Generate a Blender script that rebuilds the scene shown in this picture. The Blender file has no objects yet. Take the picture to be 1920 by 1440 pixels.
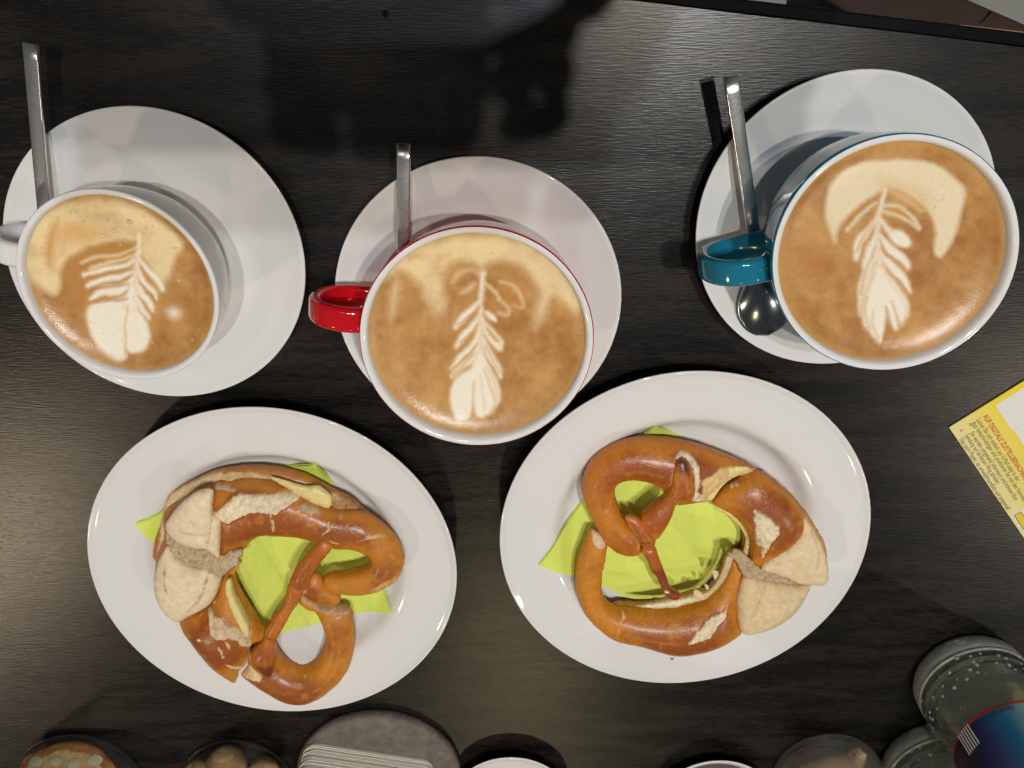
import bpy, math, random
import numpy as np
from mathutils import Matrix, Vector

# ------------------------------------------------------------------ camera
scn = bpy.context.scene
F_PX, TILT, ROLL, CAM_H = 1610.9, math.radians(-23.946), math.radians(-0.351), 0.4707
cam_d = bpy.data.cameras.new('camera')
cam = bpy.data.objects.new('camera', cam_d)
scn.collection.objects.link(cam)
cam_d.sensor_width = 36.0
cam_d.lens = 36.0 * F_PX / 1920.0
cam_d.clip_start = 0.01
cam_d.clip_end = 50
cam.matrix_world = Matrix.Translation((0, 0, CAM_H)) @ Matrix.Rotation(TILT, 4, 'X') @ Matrix.Rotation(ROLL, 4, 'Z')
scn.camera = cam

# ------------------------------------------------------------------ world, exposure
world = bpy.data.worlds.new('World')
scn.world = world
world.use_nodes = True
bg = world.node_tree.nodes['Background']
bg.inputs[0].default_value = (0.92, 0.95, 1.0, 1)
bg.inputs[1].default_value = 0.075
scn.view_settings.view_transform = 'Standard'
scn.view_settings.look = 'None'
scn.view_settings.exposure = 0.0
scn.view_settings.gamma = 1.0

# ------------------------------------------------------------------ cafe ceiling lamps
def lamp(name, loc, power, color, radius=0.04):
    d = bpy.data.lights.new(name, 'POINT')
    d.energy = power
    d.color = color
    d.shadow_soft_size = radius
    o = bpy.data.objects.new(name, d)
    scn.collection.objects.link(o)
    o.location = loc
    return o
lamp('ceiling_lamp', (0.40, 0.15, 1.80), 34, (1.0, 0.92, 0.80), 0.014)
lamp('ceiling_lamp', (0.34, 0.27, 1.80), 26, (0.80, 0.89, 1.0), 0.014)
lamp('ceiling_lamp', (0.05, 0.18, 1.85), 33, (1.0, 0.97, 0.93), 0.014)
lamp('ceiling_lamp', (-0.42, 0.44, 1.85), 5, (1.0, 0.93, 0.84), 0.035)
lamp('ceiling_lamp', (-1.55, -1.45, 1.75), 32, (1.0, 0.80, 0.55), 0.06)
lamp('ceiling_lamp', (1.70, -1.20, 1.80), 22, (1.0, 0.90, 0.74), 0.05)
lamp('ceiling_lamp', (0.02, -2.05, 1.85), 12, (1.0, 0.84, 0.45), 0.05)

# ------------------------------------------------------------------ helpers
def W(x, y, z=0.0):
    """point of the horizontal plane at height z seen at photograph pixel x, y"""
    x = np.asarray(x, float); y = np.asarray(y, float)
    u = (x - 960) / F_PX; v = -(y - 720) / F_PX; w = -np.ones_like(u)
    c, s = math.cos(ROLL), math.sin(ROLL)
    a = c * u - s * v; b = s * u + c * v
    c, s = math.cos(TILT), math.sin(TILT)
    dx, dy, dz = a, c * b - s * w, s * b + c * w
    k = (z - CAM_H) / dz
    return dx * k, dy * k

def WP(pts, z):
    p = np.array(pts, float)
    X, Y = W(p[:, 0], p[:, 1], z)
    return np.stack([X, Y], 1)

def link(o, parent=None):
    scn.collection.objects.link(o)
    if parent is not None:
        o.parent = parent
    return o

def mk(name, verts, faces, mat, parent=None, smooth=True, colors=None):
    me = bpy.data.meshes.new(name)
    me.from_pydata([tuple(v) for v in verts], [], [tuple(f) for f in faces])
    me.validate()
    if smooth:
        me.polygons.foreach_set('use_smooth', [True] * len(me.polygons))
    if colors is not None:
        at = me.color_attributes.new('tint', 'FLOAT_COLOR', 'POINT')
        c = np.ones((len(verts), 4), np.float32); c[:, :3] = colors
        at.data.foreach_set('color', c.ravel())
    me.materials.append(mat)
    me.update()
    return link(bpy.data.objects.new(name, me), parent)

def thing(name, label, cat, loc=(0, 0, 0), rz=0.0, group=None):
    o = bpy.data.objects.new(name, None)
    o.empty_display_size = 0.02
    link(o)
    o.location = loc; o.rotation_euler = (0, 0, rz)
    tag(o, label, cat, group)
    return o

def tag(o, label, cat, group=None):
    o['label'] = label; o['category'] = cat
    if group: o['group'] = group
    return o

def smooth_auto(o, ang=35):
    try:
        o.data.set_sharp_from_angle(angle=math.radians(ang))
    except Exception:
        pass
    return o

def lathe(name, prof, mat, parent=None, n=96, closed=False, sx=1.0, sy=1.0, rot=0.0, loc=(0, 0, 0), wob=None):
    verts, faces = [], []
    m = len(prof)
    rings = []
    for (r, z) in prof:
        if r < 1e-7:
            verts.append((loc[0], loc[1], z + loc[2])); rings.append([len(verts) - 1])
        else:
            ring = []
            for k in range(n):
                a = 2 * math.pi * k / n
                rr = r * (1 + (wob(a, z) if wob else 0))
                x, y = rr * math.cos(a) * sx, rr * math.sin(a) * sy
                c, s = math.cos(rot), math.sin(rot)
                verts.append((c * x - s * y + loc[0], s * x + c * y + loc[1], z + loc[2]))
                ring.append(len(verts) - 1)
            rings.append(ring)
    seq = list(range(m)) + ([0] if closed else [])
    for i, j in zip(seq[:-1], seq[1:]):
        A, B = rings[i], rings[j]
        for k in range(n):
            k2 = (k + 1) % n
            if len(A) == 1 and len(B) == 1: continue
            if len(A) == 1: faces.append((A[0], B[k2], B[k]))
            elif len(B) == 1: faces.append((A[k], A[k2], B[0]))
            else: faces.append((A[k], A[k2], B[k2], B[k]))
    return mk(name, verts, faces, mat, parent)

def catmull(pts, n):
    P_ = [Vector(p) for p in pts]
    out = []
    for i in range(len(P_) - 1):
        p0 = P_[max(i - 1, 0)]; p1 = P_[i]; p2 = P_[i + 1]; p3 = P_[min(i + 2, len(P_) - 1)]
        for k in range(n):
            t = k / n
            out.append(0.5 * ((2 * p1) + (-p0 + p2) * t + (2 * p0 - 5 * p1 + 4 * p2 - p3) * t * t + (-p0 + 3 * p1 - 3 * p2 + p3) * t ** 3))
    out.append(P_[-1])
    return out

def sweep(name, path, section, side, mat, parent=None, scale=None, cap=True):
    """sweep a closed 2-D section (a along 'side', b along side x tangent)"""
    verts, faces = [], []
    n = len(section)
    for i, p in enumerate(path):
        t = (path[min(i + 1, len(path) - 1)] - path[max(i - 1, 0)]).normalized()
        s = Vector(side); s = (s - t * s.dot(t)).normalized()
        u = t.cross(s)
        k = scale(i / (len(path) - 1)) if scale else (1, 1)
        for (a, b) in section:
            verts.append(p + s * a * k[0] + u * b * k[1])
    for i in range(len(path) - 1):
        for j in range(n):
            j2 = (j + 1) % n
            faces.append((i * n + j, i * n + j2, (i + 1) * n + j2, (i + 1) * n + j))
    if cap:
        faces.append(tuple(range(n - 1, -1, -1)))
        faces.append(tuple((len(path) - 1) * n + j for j in range(n)))
    return mk(name, verts, faces, mat, parent)

def rrect(w, h, r, k=4):
    out = []
    for cx, cy, a0 in ((w - r, h - r, 0), (-w + r, h - r, 90), (-w + r, -h + r, 180), (w - r, -h + r, 270)):
        for i in range(k + 1):
            a = math.radians(a0 + 90 * i / k)
            out.append((cx + r * math.cos(a), cy + r * math.sin(a)))
    return out

def slab(name, outline, z0, z1, mat, parent=None, bev=0.0):
    """extruded outline with an optional rounded top edge"""
    o2 = np.array(outline, float); n = len(o2)
    a = 0.5 * np.sum(o2[:, 0] * np.roll(o2[:, 1], -1) - np.roll(o2[:, 0], -1) * o2[:, 1])
    if a < 0: o2 = o2[::-1]
    e = np.roll(o2, -1, 0) - o2
    nn = np.stack([e[:, 1], -e[:, 0]], 1); nn /= np.maximum(np.linalg.norm(nn, axis=1), 1e-9)[:, None]
    vn = nn + np.roll(nn, 1, 0); vn /= np.maximum(np.linalg.norm(vn, axis=1), 1e-9)[:, None]
    lev = [(0, z0), (0, z1 - bev)]
    if bev > 0:
        lev += [(bev * 0.3, z1 - bev * 0.3), (bev, z1)]
    verts, faces = [], []
    for (ins, z) in lev:
        for p in o2 - vn * ins: verts.append((p[0], p[1], z))
    for i in range(len(lev) - 1):
        for k in range(n):
            k2 = (k + 1) % n
            faces.append((i * n + k, i * n + k2, (i + 1) * n + k2, (i + 1) * n + k))
    faces.append(tuple((len(lev) - 1) * n + k for k in range(n)))
    faces.append(tuple(range(n - 1, -1, -1)))
    return mk(name, verts, faces, mat, parent, smooth=False)

# value noise -------------------------------------------------------
def vnoise(x, y, cell, seed=0):
    rng = np.random.RandomState(seed); T = rng.rand(128, 128)
    u, v = x / cell, y / cell
    i, j = np.floor(u).astype(int), np.floor(v).astype(int)
    fu, fv = u - i, v - j
    fu = fu * fu * (3 - 2 * fu); fv = fv * fv * (3 - 2 * fv)
    g = lambda a, b: T[a % 128, b % 128]
    return ((g(i, j) * (1 - fu) + g(i + 1, j) * fu) * (1 - fv) + (g(i, j + 1) * (1 - fu) + g(i + 1, j + 1) * fu) * fv) * 2 - 1
def fbm(x, y, cell, seed=0, o=3):
    s = 0; a = 1.0; t = 0
    for k in range(o):
        s = s + a * vnoise(x + 13.1 * k * cell, y - 7.7 * k * cell, cell / 2 ** k, seed + k); t += a; a *= 0.55
    return s / t

# polygon / stroke distance fields in photograph pixels -------------
def seg_d(px, py, a, b):
    ax, ay = a; bx, by = b
    dx, dy = bx - ax, by - ay
    L = dx * dx + dy * dy + 1e-9
    t = np.clip(((px - ax) * dx + (py - ay) * dy) / L, 0, 1)
    return np.hypot(px - ax - t * dx, py - ay - t * dy), t
def inside(px, py, poly):
    c = np.zeros(px.shape, bool); n = len(poly)
    for i in range(n):
        x1, y1 = poly[i]; x2, y2 = poly[(i + 1) % n]
        if y1 == y2: continue
        cond = ((y1 > py) != (y2 > py)) & (px < (x2 - x1) * (py - y1) / (y2 - y1) + x1)
        c ^= cond
    return c
def poly_sd(px, py, poly):
    d = np.full(px.shape, 1e9)
    for i in range(len(poly)):
        d = np.minimum(d, seg_d(px, py, poly[i], poly[(i + 1) % len(poly)])[0])
    return np.where(inside(px, py, poly), -d, d)
def stroke_sd(px, py, pts):
    d = np.full(px.shape, 1e9)
    for i in range(len(pts) - 1):
        e, t = seg_d(px, py, pts[i][:2], pts[i + 1][:2])
        d = np.minimum(d, e - (pts[i][2] * (1 - t) + pts[i + 1][2] * t))
    return d
def cover(sd, soft):
    return np.clip(0.5 - sd / max(soft, 1e-3), 0, 1)
def smooth_poly(pts, n=4):
    p = np.array(pts, float); m = len(p); out = []
    for i in range(m):
        p0, p1, p2, p3 = p[i - 1], p[i], p[(i + 1) % m], p[(i + 2) % m]
        for k in range(n):
            t = k / n
            out.append(0.5 * (2 * p1 + (p2 - p0) * t + (2 * p0 - 5 * p1 + 4 * p2 - p3) * t * t + (3 * p1 - p0 - 3 * p2 + p3) * t ** 3))
    return np.array(out)
def lin(r, g, b, k=1.0):
    f = lambda c: ((c / 255 + 0.055) / 1.055) ** 2.4 if c > 10 else c / 255 / 12.92
    return np.array([f(r), f(g), f(b)]) * k

# ------------------------------------------------------------------ materials
def new_mat(name):
    m = bpy.data.materials.new(name); m.use_nodes = True
    nt = m.node_tree; b = nt.nodes['Principled BSDF']
    return m, nt, b
def mat(name, col, rough=0.5, metal=0.0, coat=0.0, spec=0.5, nscale=None, namp=0.0, bump=0.0, bscale=200.0, stretch=(1, 1, 1), sub=0.0, trans=0.0, ior=1.45, coat_rough=0.03):
    m, nt, b = new_mat(name)
    b.inputs['Base Color'].default_value = (*col, 1)
    b.inputs['Roughness'].default_value = rough
    b.inputs['Metallic'].default_value = metal
    b.inputs['Coat Weight'].default_value = coat
    b.inputs['Coat Roughness'].default_value = coat_rough
    b.inputs['Specular IOR Level'].default_value = spec
    b.inputs['Transmission Weight'].default_value = trans
    b.inputs['IOR'].default_value = ior
    if sub:
        b.inputs['Subsurface Weight'].default_value = sub
        b.inputs['Subsurface Scale'].default_value = 0.003
    tc = nt.nodes.new('ShaderNodeTexCoord'); mp = nt.nodes.new('ShaderNodeMapping')
    mp.inputs['Scale'].default_value = stretch
    nt.links.new(tc.outputs['Object'], mp.inputs[0])
    if nscale:
        n = nt.nodes.new('ShaderNodeTexNoise'); n.inputs['Scale'].default_value = nscale; n.inputs['Detail'].default_value = 6
        nt.links.new(mp.outputs[0], n.inputs['Vector'])
        r = nt.nodes.new('ShaderNodeMapRange'); r.inputs[3].default_value = 1 - namp; r.inputs[4].default_value = 1 + namp
        nt.links.new(n.outputs[0], r.inputs[0])
        v = nt.nodes.new('ShaderNodeVectorMath'); v.operation = 'SCALE'; v.inputs[0].default_value = col
        nt.links.new(r.outputs[0], v.inputs['Scale']); nt.links.new(v.outputs[0], b.inputs['Base Color'])
    if bump:
        n = nt.nodes.new('ShaderNodeTexNoise'); n.inputs['Scale'].default_value = bscale; n.inputs['Detail'].default_value = 5
        nt.links.new(mp.outputs[0], n.inputs['Vector'])
        bp = nt.nodes.new('ShaderNodeBump'); bp.inputs['Strength'].default_value = bump; bp.inputs['Distance'].default_value = 0.001
        nt.links.new(n.outputs[0], bp.inputs['Height']); nt.links.new(bp.outputs[0], b.inputs['Normal'])
    return m
def tint_mat(name, rough=0.4, coat=0.0, sub=0.0, bump=0.3, bscale=900, bdist=0.0004, namp=0.12, nscale=500, spec=0.5, rough_by_tint=False, coat_rough=0.2):
    m, nt, b = new_mat(name)
    a = nt.nodes.new('ShaderNodeAttribute'); a.attribute_name = 'tint'
    tc = nt.nodes.new('ShaderNodeTexCoord')
    n = nt.nodes.new('ShaderNodeTexNoise'); n.inputs['Scale'].default_value = nscale; n.inputs['Detail'].default_value = 5
    nt.links.new(tc.outputs['Object'], n.inputs['Vector'])
    r = nt.nodes.new('ShaderNodeMapRange'); r.inputs[3].default_value = 1 - namp; r.inputs[4].default_value = 1 + namp
    nt.links.new(n.outputs[0], r.inputs[0])
    v = nt.nodes.new('ShaderNodeVectorMath'); v.operation = 'SCALE'
    nt.links.new(a.outputs['Color'], v.inputs[0]); nt.links.new(r.outputs[0], v.inputs['Scale'])
    nt.links.new(v.outputs[0], b.inputs['Base Color'])
    b.inputs['Roughness'].default_value = rough
    b.inputs['Coat Weight'].default_value = coat; b.inputs['Coat Roughness'].default_value = coat_rough
    b.inputs['Specular IOR Level'].default_value = spec
    if sub:
        b.inputs['Subsurface Weight'].default_value = sub; b.inputs['Subsurface Scale'].default_value = 0.002
    if rough_by_tint:      # pale torn crumb is matt, baked crust is shiny
        sp = nt.nodes.new('ShaderNodeSeparateColor'); nt.links.new(a.outputs['Color'], sp.inputs[0])
        q = nt.nodes.new('ShaderNodeMapRange'); q.inputs[1].default_value = 0.12; q.inputs[2].default_value = 0.35
        q.inputs[3].default_value = rough; q.inputs[4].default_value = 0.85
        nt.links.new(sp.outputs[1], q.inputs[0]); nt.links.new(q.outputs[0], b.inputs['Roughness'])
        q2 = nt.nodes.new('ShaderNodeMapRange'); q2.inputs[1].default_value = 0.12; q2.inputs[2].default_value = 0.3
        q2.inputs[3].default_value = coat; q2.inputs[4].default_value = 0.0
        nt.links.new(sp.outputs[1], q2.inputs[0]); nt.links.new(q2.outputs[0], b.inputs['Coat Weight'])
    n2 = nt.nodes.new('ShaderNodeTexNoise'); n2.inputs['Scale'].default_value = bscale; n2.inputs['Detail'].default_value = 4
    nt.links.new(tc.outputs['Object'], n2.inputs['Vector'])
    bp = nt.nodes.new('ShaderNodeBump'); bp.inputs['Strength'].default_value = bump; bp.inputs['Distance'].default_value = bdist
    nt.links.new(n2.outputs[0], bp.inputs['Height']); nt.links.new(bp.outputs[0], b.inputs['Normal'])
    return m

M = {}
M['porcelain'] = mat('porcelain', (0.78, 0.775, 0.76), 0.065, coat=0.0, nscale=30, namp=0.015, bump=0.03, bscale=60)
M['cup_white'] = mat('cup_white', (0.79, 0.78, 0.765), 0.075, coat=0.0, nscale=30, namp=0.01)
M['red'] = mat('red_glaze', (0.56, 0.006, 0.012), 0.10, coat=0.5)
M['teal'] = mat('teal_glaze', (0.012, 0.175, 0.27), 0.10, coat=0.5)
M['steel'] = mat('steel', (0.86, 0.85, 0.83), 0.27, metal=1.0, bump=0.06, bscale=700, nscale=420, namp=0.2)
M['steel_bowl'] = mat('steel_painted_reflection', (0.30, 0.34, 0.36), 0.17, metal=1.0, bump=0.03, bscale=300)  # dark teal reflections are put into the bowl's base colour
M['napkin'] = mat('green_paper', (0.74, 0.86, 0.16), 0.85, nscale=260, namp=0.05, bump=0.45, bscale=850, spec=0.2)
M['butter'] = mat('butter', (0.80, 0.68, 0.28), 0.28, sub=0.2, nscale=220, namp=0.12, bump=0.4, bscale=420)
M['crust'] = tint_mat('baked_crust', rough=0.38, coat=0.32, bump=0.75, bscale=560, bdist=0.0006, namp=0.24, nscale=240, rough_by_tint=True, coat_rough=0.24)
M['coffee'] = tint_mat('milk_foam', rough=0.24, coat=0.0, bump=0.42, bscale=1700, bdist=0.00022, namp=0.10, nscale=1100, spec=0.5)
M['salt'] = mat('salt', (0.85, 0.83, 0.8), 0.3)
M['crumb'] = mat('dark_crumb', (0.25, 0.20, 0.15), 0.9)

# dark stained wood of the table: fine streaks along x
m, nt, b = new_mat('dark_wood')
tc = nt.nodes.new('ShaderNodeTexCoord')
def nz(scale, st, det=5, dist=0.0):
    mp = nt.nodes.new('ShaderNodeMapping'); mp.inputs['Scale'].default_value = st
    mp.inputs['Rotation'].default_value = (0, 0, math.radians(-2))
    nt.links.new(tc.outputs['Object'], mp.inputs[0])
    n = nt.nodes.new('ShaderNodeTexNoise'); n.inputs['Scale'].default_value = scale; n.inputs['Detail'].default_value = det
    n.inputs['Distortion'].default_value = dist
    nt.links.new(mp.outputs[0], n.inputs['Vector']); return n
n1 = nz(1, (110, 1300, 1), 4); n2 = nz(1, (14, 90, 1), 5, 0.6); n3 = nz(1, (5, 7, 1), 3)
mx = nt.nodes.new('ShaderNodeMath'); mx.operation = 'MULTIPLY_ADD'
nt.links.new(n2.outputs[0], mx.inputs[0]); mx.inputs[1].default_value = 0.9
nt.links.new(n1.outputs[0], mx.inputs[2])
cr = nt.nodes.new('ShaderNodeValToRGB')
cr.color_ramp.elements[0].position = 0.72; cr.color_ramp.elements[0].color = (0.0022, 0.0020, 0.0019, 1)
cr.color_ramp.elements[1].position = 1.28; cr.color_ramp.elements[1].color = (0.0170, 0.0132, 0.0100, 1)
e = cr.color_ramp.elements.new(0.95); e.color = (0.0058, 0.0050, 0.0044, 1)
nt.links.new(mx.outputs[0], cr.inputs[0])
vo = nt.nodes.new('ShaderNodeTexNoise'); vo.inputs['Scale'].default_value = 420; vo.inputs['Detail'].default_value = 1
nt.links.new(tc.outputs['Object'], vo.inputs['Vector'])
vr_ = nt.nodes.new('ShaderNodeMapRange'); vr_.inputs[1].default_value = 0.775; vr_.inputs[2].default_value = 0.84; vr_.inputs[4].default_value = 0.5
nt.links.new(vo.outputs[0], vr_.inputs[0])
mxc = nt.nodes.new('ShaderNodeMix'); mxc.data_type = 'RGBA'; nt.links.new(vr_.outputs[0], mxc.inputs[0]); nt.links.new(cr.outputs[0], mxc.inputs[6]); mxc.inputs[7].default_value = (0.10, 0.095, 0.09, 1)
nt.links.new(mxc.outputs[2], b.inputs['Base Color'])
rr = nt.nodes.new('ShaderNodeMapRange'); rr.inputs[3].default_value = 0.25; rr.inputs[4].default_value = 0.33
nt.links.new(n3.outputs[0], rr.inputs[0]); nt.links.new(rr.outputs[0], b.inputs['Roughness'])
bp = nt.nodes.new('ShaderNodeBump'); bp.inputs['Strength'].default_value = 0.35; bp.inputs['Distance'].default_value = 0.00030
nt.links.new(n1.outputs[0], bp.inputs['Height']); nt.links.new(bp.outputs[0], b.inputs['Normal'])
b.inputs['Specular IOR Level'].default_value = 0.50
M['wood'] = m
M['edge'] = mat('black_edge', (0.004, 0.004, 0.005), 0.6, spec=0.08)
M['floor'] = mat('pale_floor', (0.44, 0.44, 0.39), 0.8, nscale=9, namp=0.25)
M['brown'] = mat('brown_wood', (0.050, 0.028, 0.020), 0.8, nscale=14, namp=0.35, stretch=(1, 6, 1))
M['tan'] = mat('lit_edge_wood', (0.50, 0.24, 0.12), 0.6, nscale=60, namp=0.2)  # light on the seat's front edge, put into the colour

# ------------------------------------------------------------------ setting
fl = mk('floor', [(-3, -3, -0.74), (3, -3, -0.74), (3, 3, -0.74), (-3, 3, -0.74)], [(0, 1, 2, 3)], M['floor'], smooth=False)
fl['kind'] = 'structure'

# table: one corner-cut dark top whose far edge crosses the picture's top right
table = thing('cafe_table', 'dark stained wooden table top under all the cups and plates', 'table', (0, -0.45, -0.74))
p1 = W(1500, 39); p2 = W(1912, 88)
sl = (p2[1] - p1[1]) / (p2[0] - p1[0])
ey = lambda x: float(p1[1] + sl * (x - p1[0]))
def tshift(o):
    o.matrix_parent_inverse = table.matrix_basis.inverted(); return o
EB = 0.0068
xs = np.linspace(-0.75, 0.75, 61)
rs = random.Random(4)
top_edge = [(x, ey(x) + rs.uniform(-0.00022, 0.00022)) for x in xs]
tshift(slab('tabletop', [(-0.75, -1.0), (0.75, -1.0)] + top_edge[::-1], -0.028, 0.0, M['wood'], table))
tshift(slab('edge_band', [(-0.75, ey(-0.75) + 0.0003), (0.75, ey(0.75) + 0.0003), (0.75, ey(0.75) + EB), (-0.75, ey(-0.75) + EB)], -0.028, -0.0006, M['edge'], table, bev=0.0012))
for lx in (-0.68, 0.68):
    for ly in (-0.93, ey(lx) - 0.07):
        tshift(slab('leg', [(lx - .025, ly - .025), (lx + .025, ly - .025), (lx + .025, ly + .025), (lx - .025, ly + .025)], -0.74, -0.0285, M['edge'], table))

# chair beyond the table edge
chair = thing('wooden_chair', 'brown wooden chair seat beyond the table edge at top right', 'chair', (0.33, 0.03, -0.74))
seat = WP([(1470, -45), (1545, -3), (1590, 26), (1700, 105), (2080, 130), (1920, 44), (1812, -3), (1740, -40)], -0.30)
o = slab('seat', seat, -0.325, -0.30, M['brown'], chair, bev=0.004); o.matrix_parent_inverse = chair.matrix_basis.inverted()
strip = WP([(1800, 53), (1802, 46), (1920, 59), (2000, 69), (2000, 84), (1920, 71)], -0.27)
o = slab('lit_seat_edge', strip, -0.2995, -0.27, M['tan'], chair, bev=0.001); o.matrix_parent_inverse = chair.matrix_basis.inverted()  # strip added for the lit front edge of the seat
gap = WP([(1838, 44), (1843, 41), (1862, 22), (1857, 21)], -0.2985)
o = slab('seat_crack', gap, -0.2998, -0.2992, M['edge'], chair); o.matrix_parent_inverse = chair.matrix_basis.inverted()
for i in (3, 5):
    c0 = seat.mean(0); q = seat[i] * 0.35 + c0 * 0.65
    o = slab('leg', [(q[0] - .015, q[1] - .015), (q[0] + .015, q[1] - .015), (q[0] + .015, q[1] + .015), (q[0] - .015, q[1] + .015)], -0.74, -0.3255, M['brown'], chair)
    o.matrix_parent_inverse = chair.matrix_basis.inverted()

# ------------------------------------------------------------------ crockery
def saucer(cx, cy, r, label):
    k = r / 0.08
    prof = [(0.0, 0.0062), (0.024, 0.0062), (0.0265, 0.0070), (0.0285, 0.0066), (0.046, 0.0078), (0.0545, 0.0098), (0.0580, 0.0118), (0.068, 0.0155), (0.0775, 0.0188),
            (0.0792, 0.0198), (0.0800, 0.0197), (0.0802, 0.0188), (0.0794, 0.0176), (0.068, 0.0128), (0.057, 0.0080), (0.047, 0.0045), (0.045, 0.0008), (0.043, 0.0004), (0.041, 0.0010), (0.039, 0.0036), (0.0, 0.0034)]
    o = lathe('saucer', [(a * k, z) for a, z in prof], M['porcelain'], n=160)
    o.location = (cx, cy, 0)
    return tag(o, label, 'saucer', 'saucers under the cappuccino cups')
saucer(-0.1918, -0.1266, 0.0801, 'white saucer on the left, under the all-white cup')
saucer(-0.0183, -0.1510, 0.0787, 'white saucer in the middle, under the red-handled cup')
saucer(0.1775, -0.1100, 0.0788, 'white saucer on the right, under the teal-handled cup')

def plate(cx, cy, r, label):
    k = r / 0.115
    prof = [(0.0, 0.0065), (0.060, 0.0065), (0.067, 0.0068), (0.0715, 0.0078), (0.0750, 0.0100), (0.0780, 0.0138), (0.0805, 0.0166), (0.0835, 0.0181), (0.088, 0.0189), (0.100, 0.0204), (0.1100, 0.0218), (0.1125, 0.0226),
            (0.1138, 0.0236), (0.1148, 0.0238), (0.1152, 0.0230), (0.1146, 0.0219), (0.100, 0.0178), (0.085, 0.0150), (0.079, 0.0100), (0.074, 0.0042), (0.070, 0.0006), (0.067, 0.0004), (0.065, 0.0034), (0.0, 0.0034)]
    o = lathe('plate', [(a * k, z) for a, z in prof], M['porcelain'], n=200)
    o.location = (cx, cy, 0)
    return tag(o, label, 'plate', 'plates with pretzels')
plate(-0.1509, -0.3275, 0.1152, 'round white plate on the left holding the pretzel with pale belly at its left')
plate(0.1061, -0.3056, 0.1142, 'round white plate on the right holding the pretzel with pale belly at its right')

def cup(cx, cy, R, rim_z, label, body, inner, lip, hmat, hang, hz, sx=1.0, sy=1.0, rot=0.0):
    """cup: outer body, white inside, coloured lip line, foot and an ear handle"""
    z0 = 0.0066
    Hc = rim_z - z0
    t = thing('coffee_cup', label, 'cup', (cx, cy, z0), 0.0, 'cappuccino cups')
    of = [(0.46, 0.0), (0.475, 0.006), (0.50, 0.05), (0.56, 0.10), (0.68, 0.20), (0.80, 0.33), (0.89, 0.48), (0.945, 0.64), (0.975, 0.80), (0.993, 0.94), (1.0, 0.985)]
    outer = [(R * a, Hc * b) for a, b in of]
    lathe('body', [(0, 0.0035), (R * 0.40, 0.0035), (R * 0.44, 0.0)] + outer + [(R * 0.998, Hc * 0.993), (R * 0.99, Hc - 0.0001)], body, t, n=144, sx=sx, sy=sy, rot=rot)
    inn = [(0.990, 0.9985), (0.972, 1.0), (0.952, 0.996), (0.938, 0.982), (0.930, 0.95), (0.915, 0.82), (0.885, 0.65), (0.83, 0.49), (0.74, 0.34), (0.60, 0.21), (0.40, 0.13), (0.0, 0.11)]
    lathe('inside', [(R * a, Hc * b) for a, b in inn], inner, t, n=144, sx=sx, sy=sy, rot=rot)
    # handle: an upright ear in the radial plane
    d = Vector((math.cos(hang), math.sin(hang), 0)); side = Vector((-math.sin(hang), math.cos(hang), 0))
    s = hz
    path2 = [(R * 0.930, Hc * 0.80), (R * 1.06, Hc * 0.855), (R * 1.22, Hc * 0.86), (R * 1.37, Hc * 0.80), (R * 1.46, Hc * 0.66), (R * 1.43, Hc * 0.50), (R * 1.30, Hc * 0.385), (R * 1.10, Hc * 0.33), (R * 0.80, Hc * 0.315)]
    path = catmull([d * a * s[0] + d * (1 - s[0]) * R + Vector((0, 0, z)) for a, z in path2], 7)
    hw, hh = s[1], s[2]
    sec = rrect(hw, hh, hh * 0.98, 5)
    def sc(u):
        f = 1 + 0.35 * max(0, 1 - u / 0.10) ** 1.5 + 0.30 * max(0, (u - 0.88) / 0.12) ** 1.5
        return (f, 1 + (f - 1) * 0.8)
    sweep('handle', path, sec, side, hmat, t, scale=sc)
    return t

lipmid = None
c1 = cup(-0.191, -0.126, 0.0482, 0.0700, 'plain white cup with white handle, leftmost of three cappuccinos', M['cup_white'], M['cup_white'], None, M['cup_white'], math.radians(164), (0.92, 0.0062, 0.0028), 1.027, 0.975, math.radians(132.8))
c2 = cup(-0.0172, -0.1524, 0.0577, 0.0764, 'white-lined cup with a glossy red handle and red rim line, between the other cups', M['red'], M['cup_white'], None, M['red'], math.radians(172.5), (1.0, 0.0066, 0.0030))
c3 = cup(0.1785, -0.1098, 0.0571, 0.0826, 'white-lined cup with a glossy teal handle and teal rim line, rightmost of three', M['teal'], M['cup_white'], None, M['teal'], math.radians(188.0), (0.96, 0.0066, 0.0030), 1.034, 0.965, math.radians(141.7))

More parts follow.
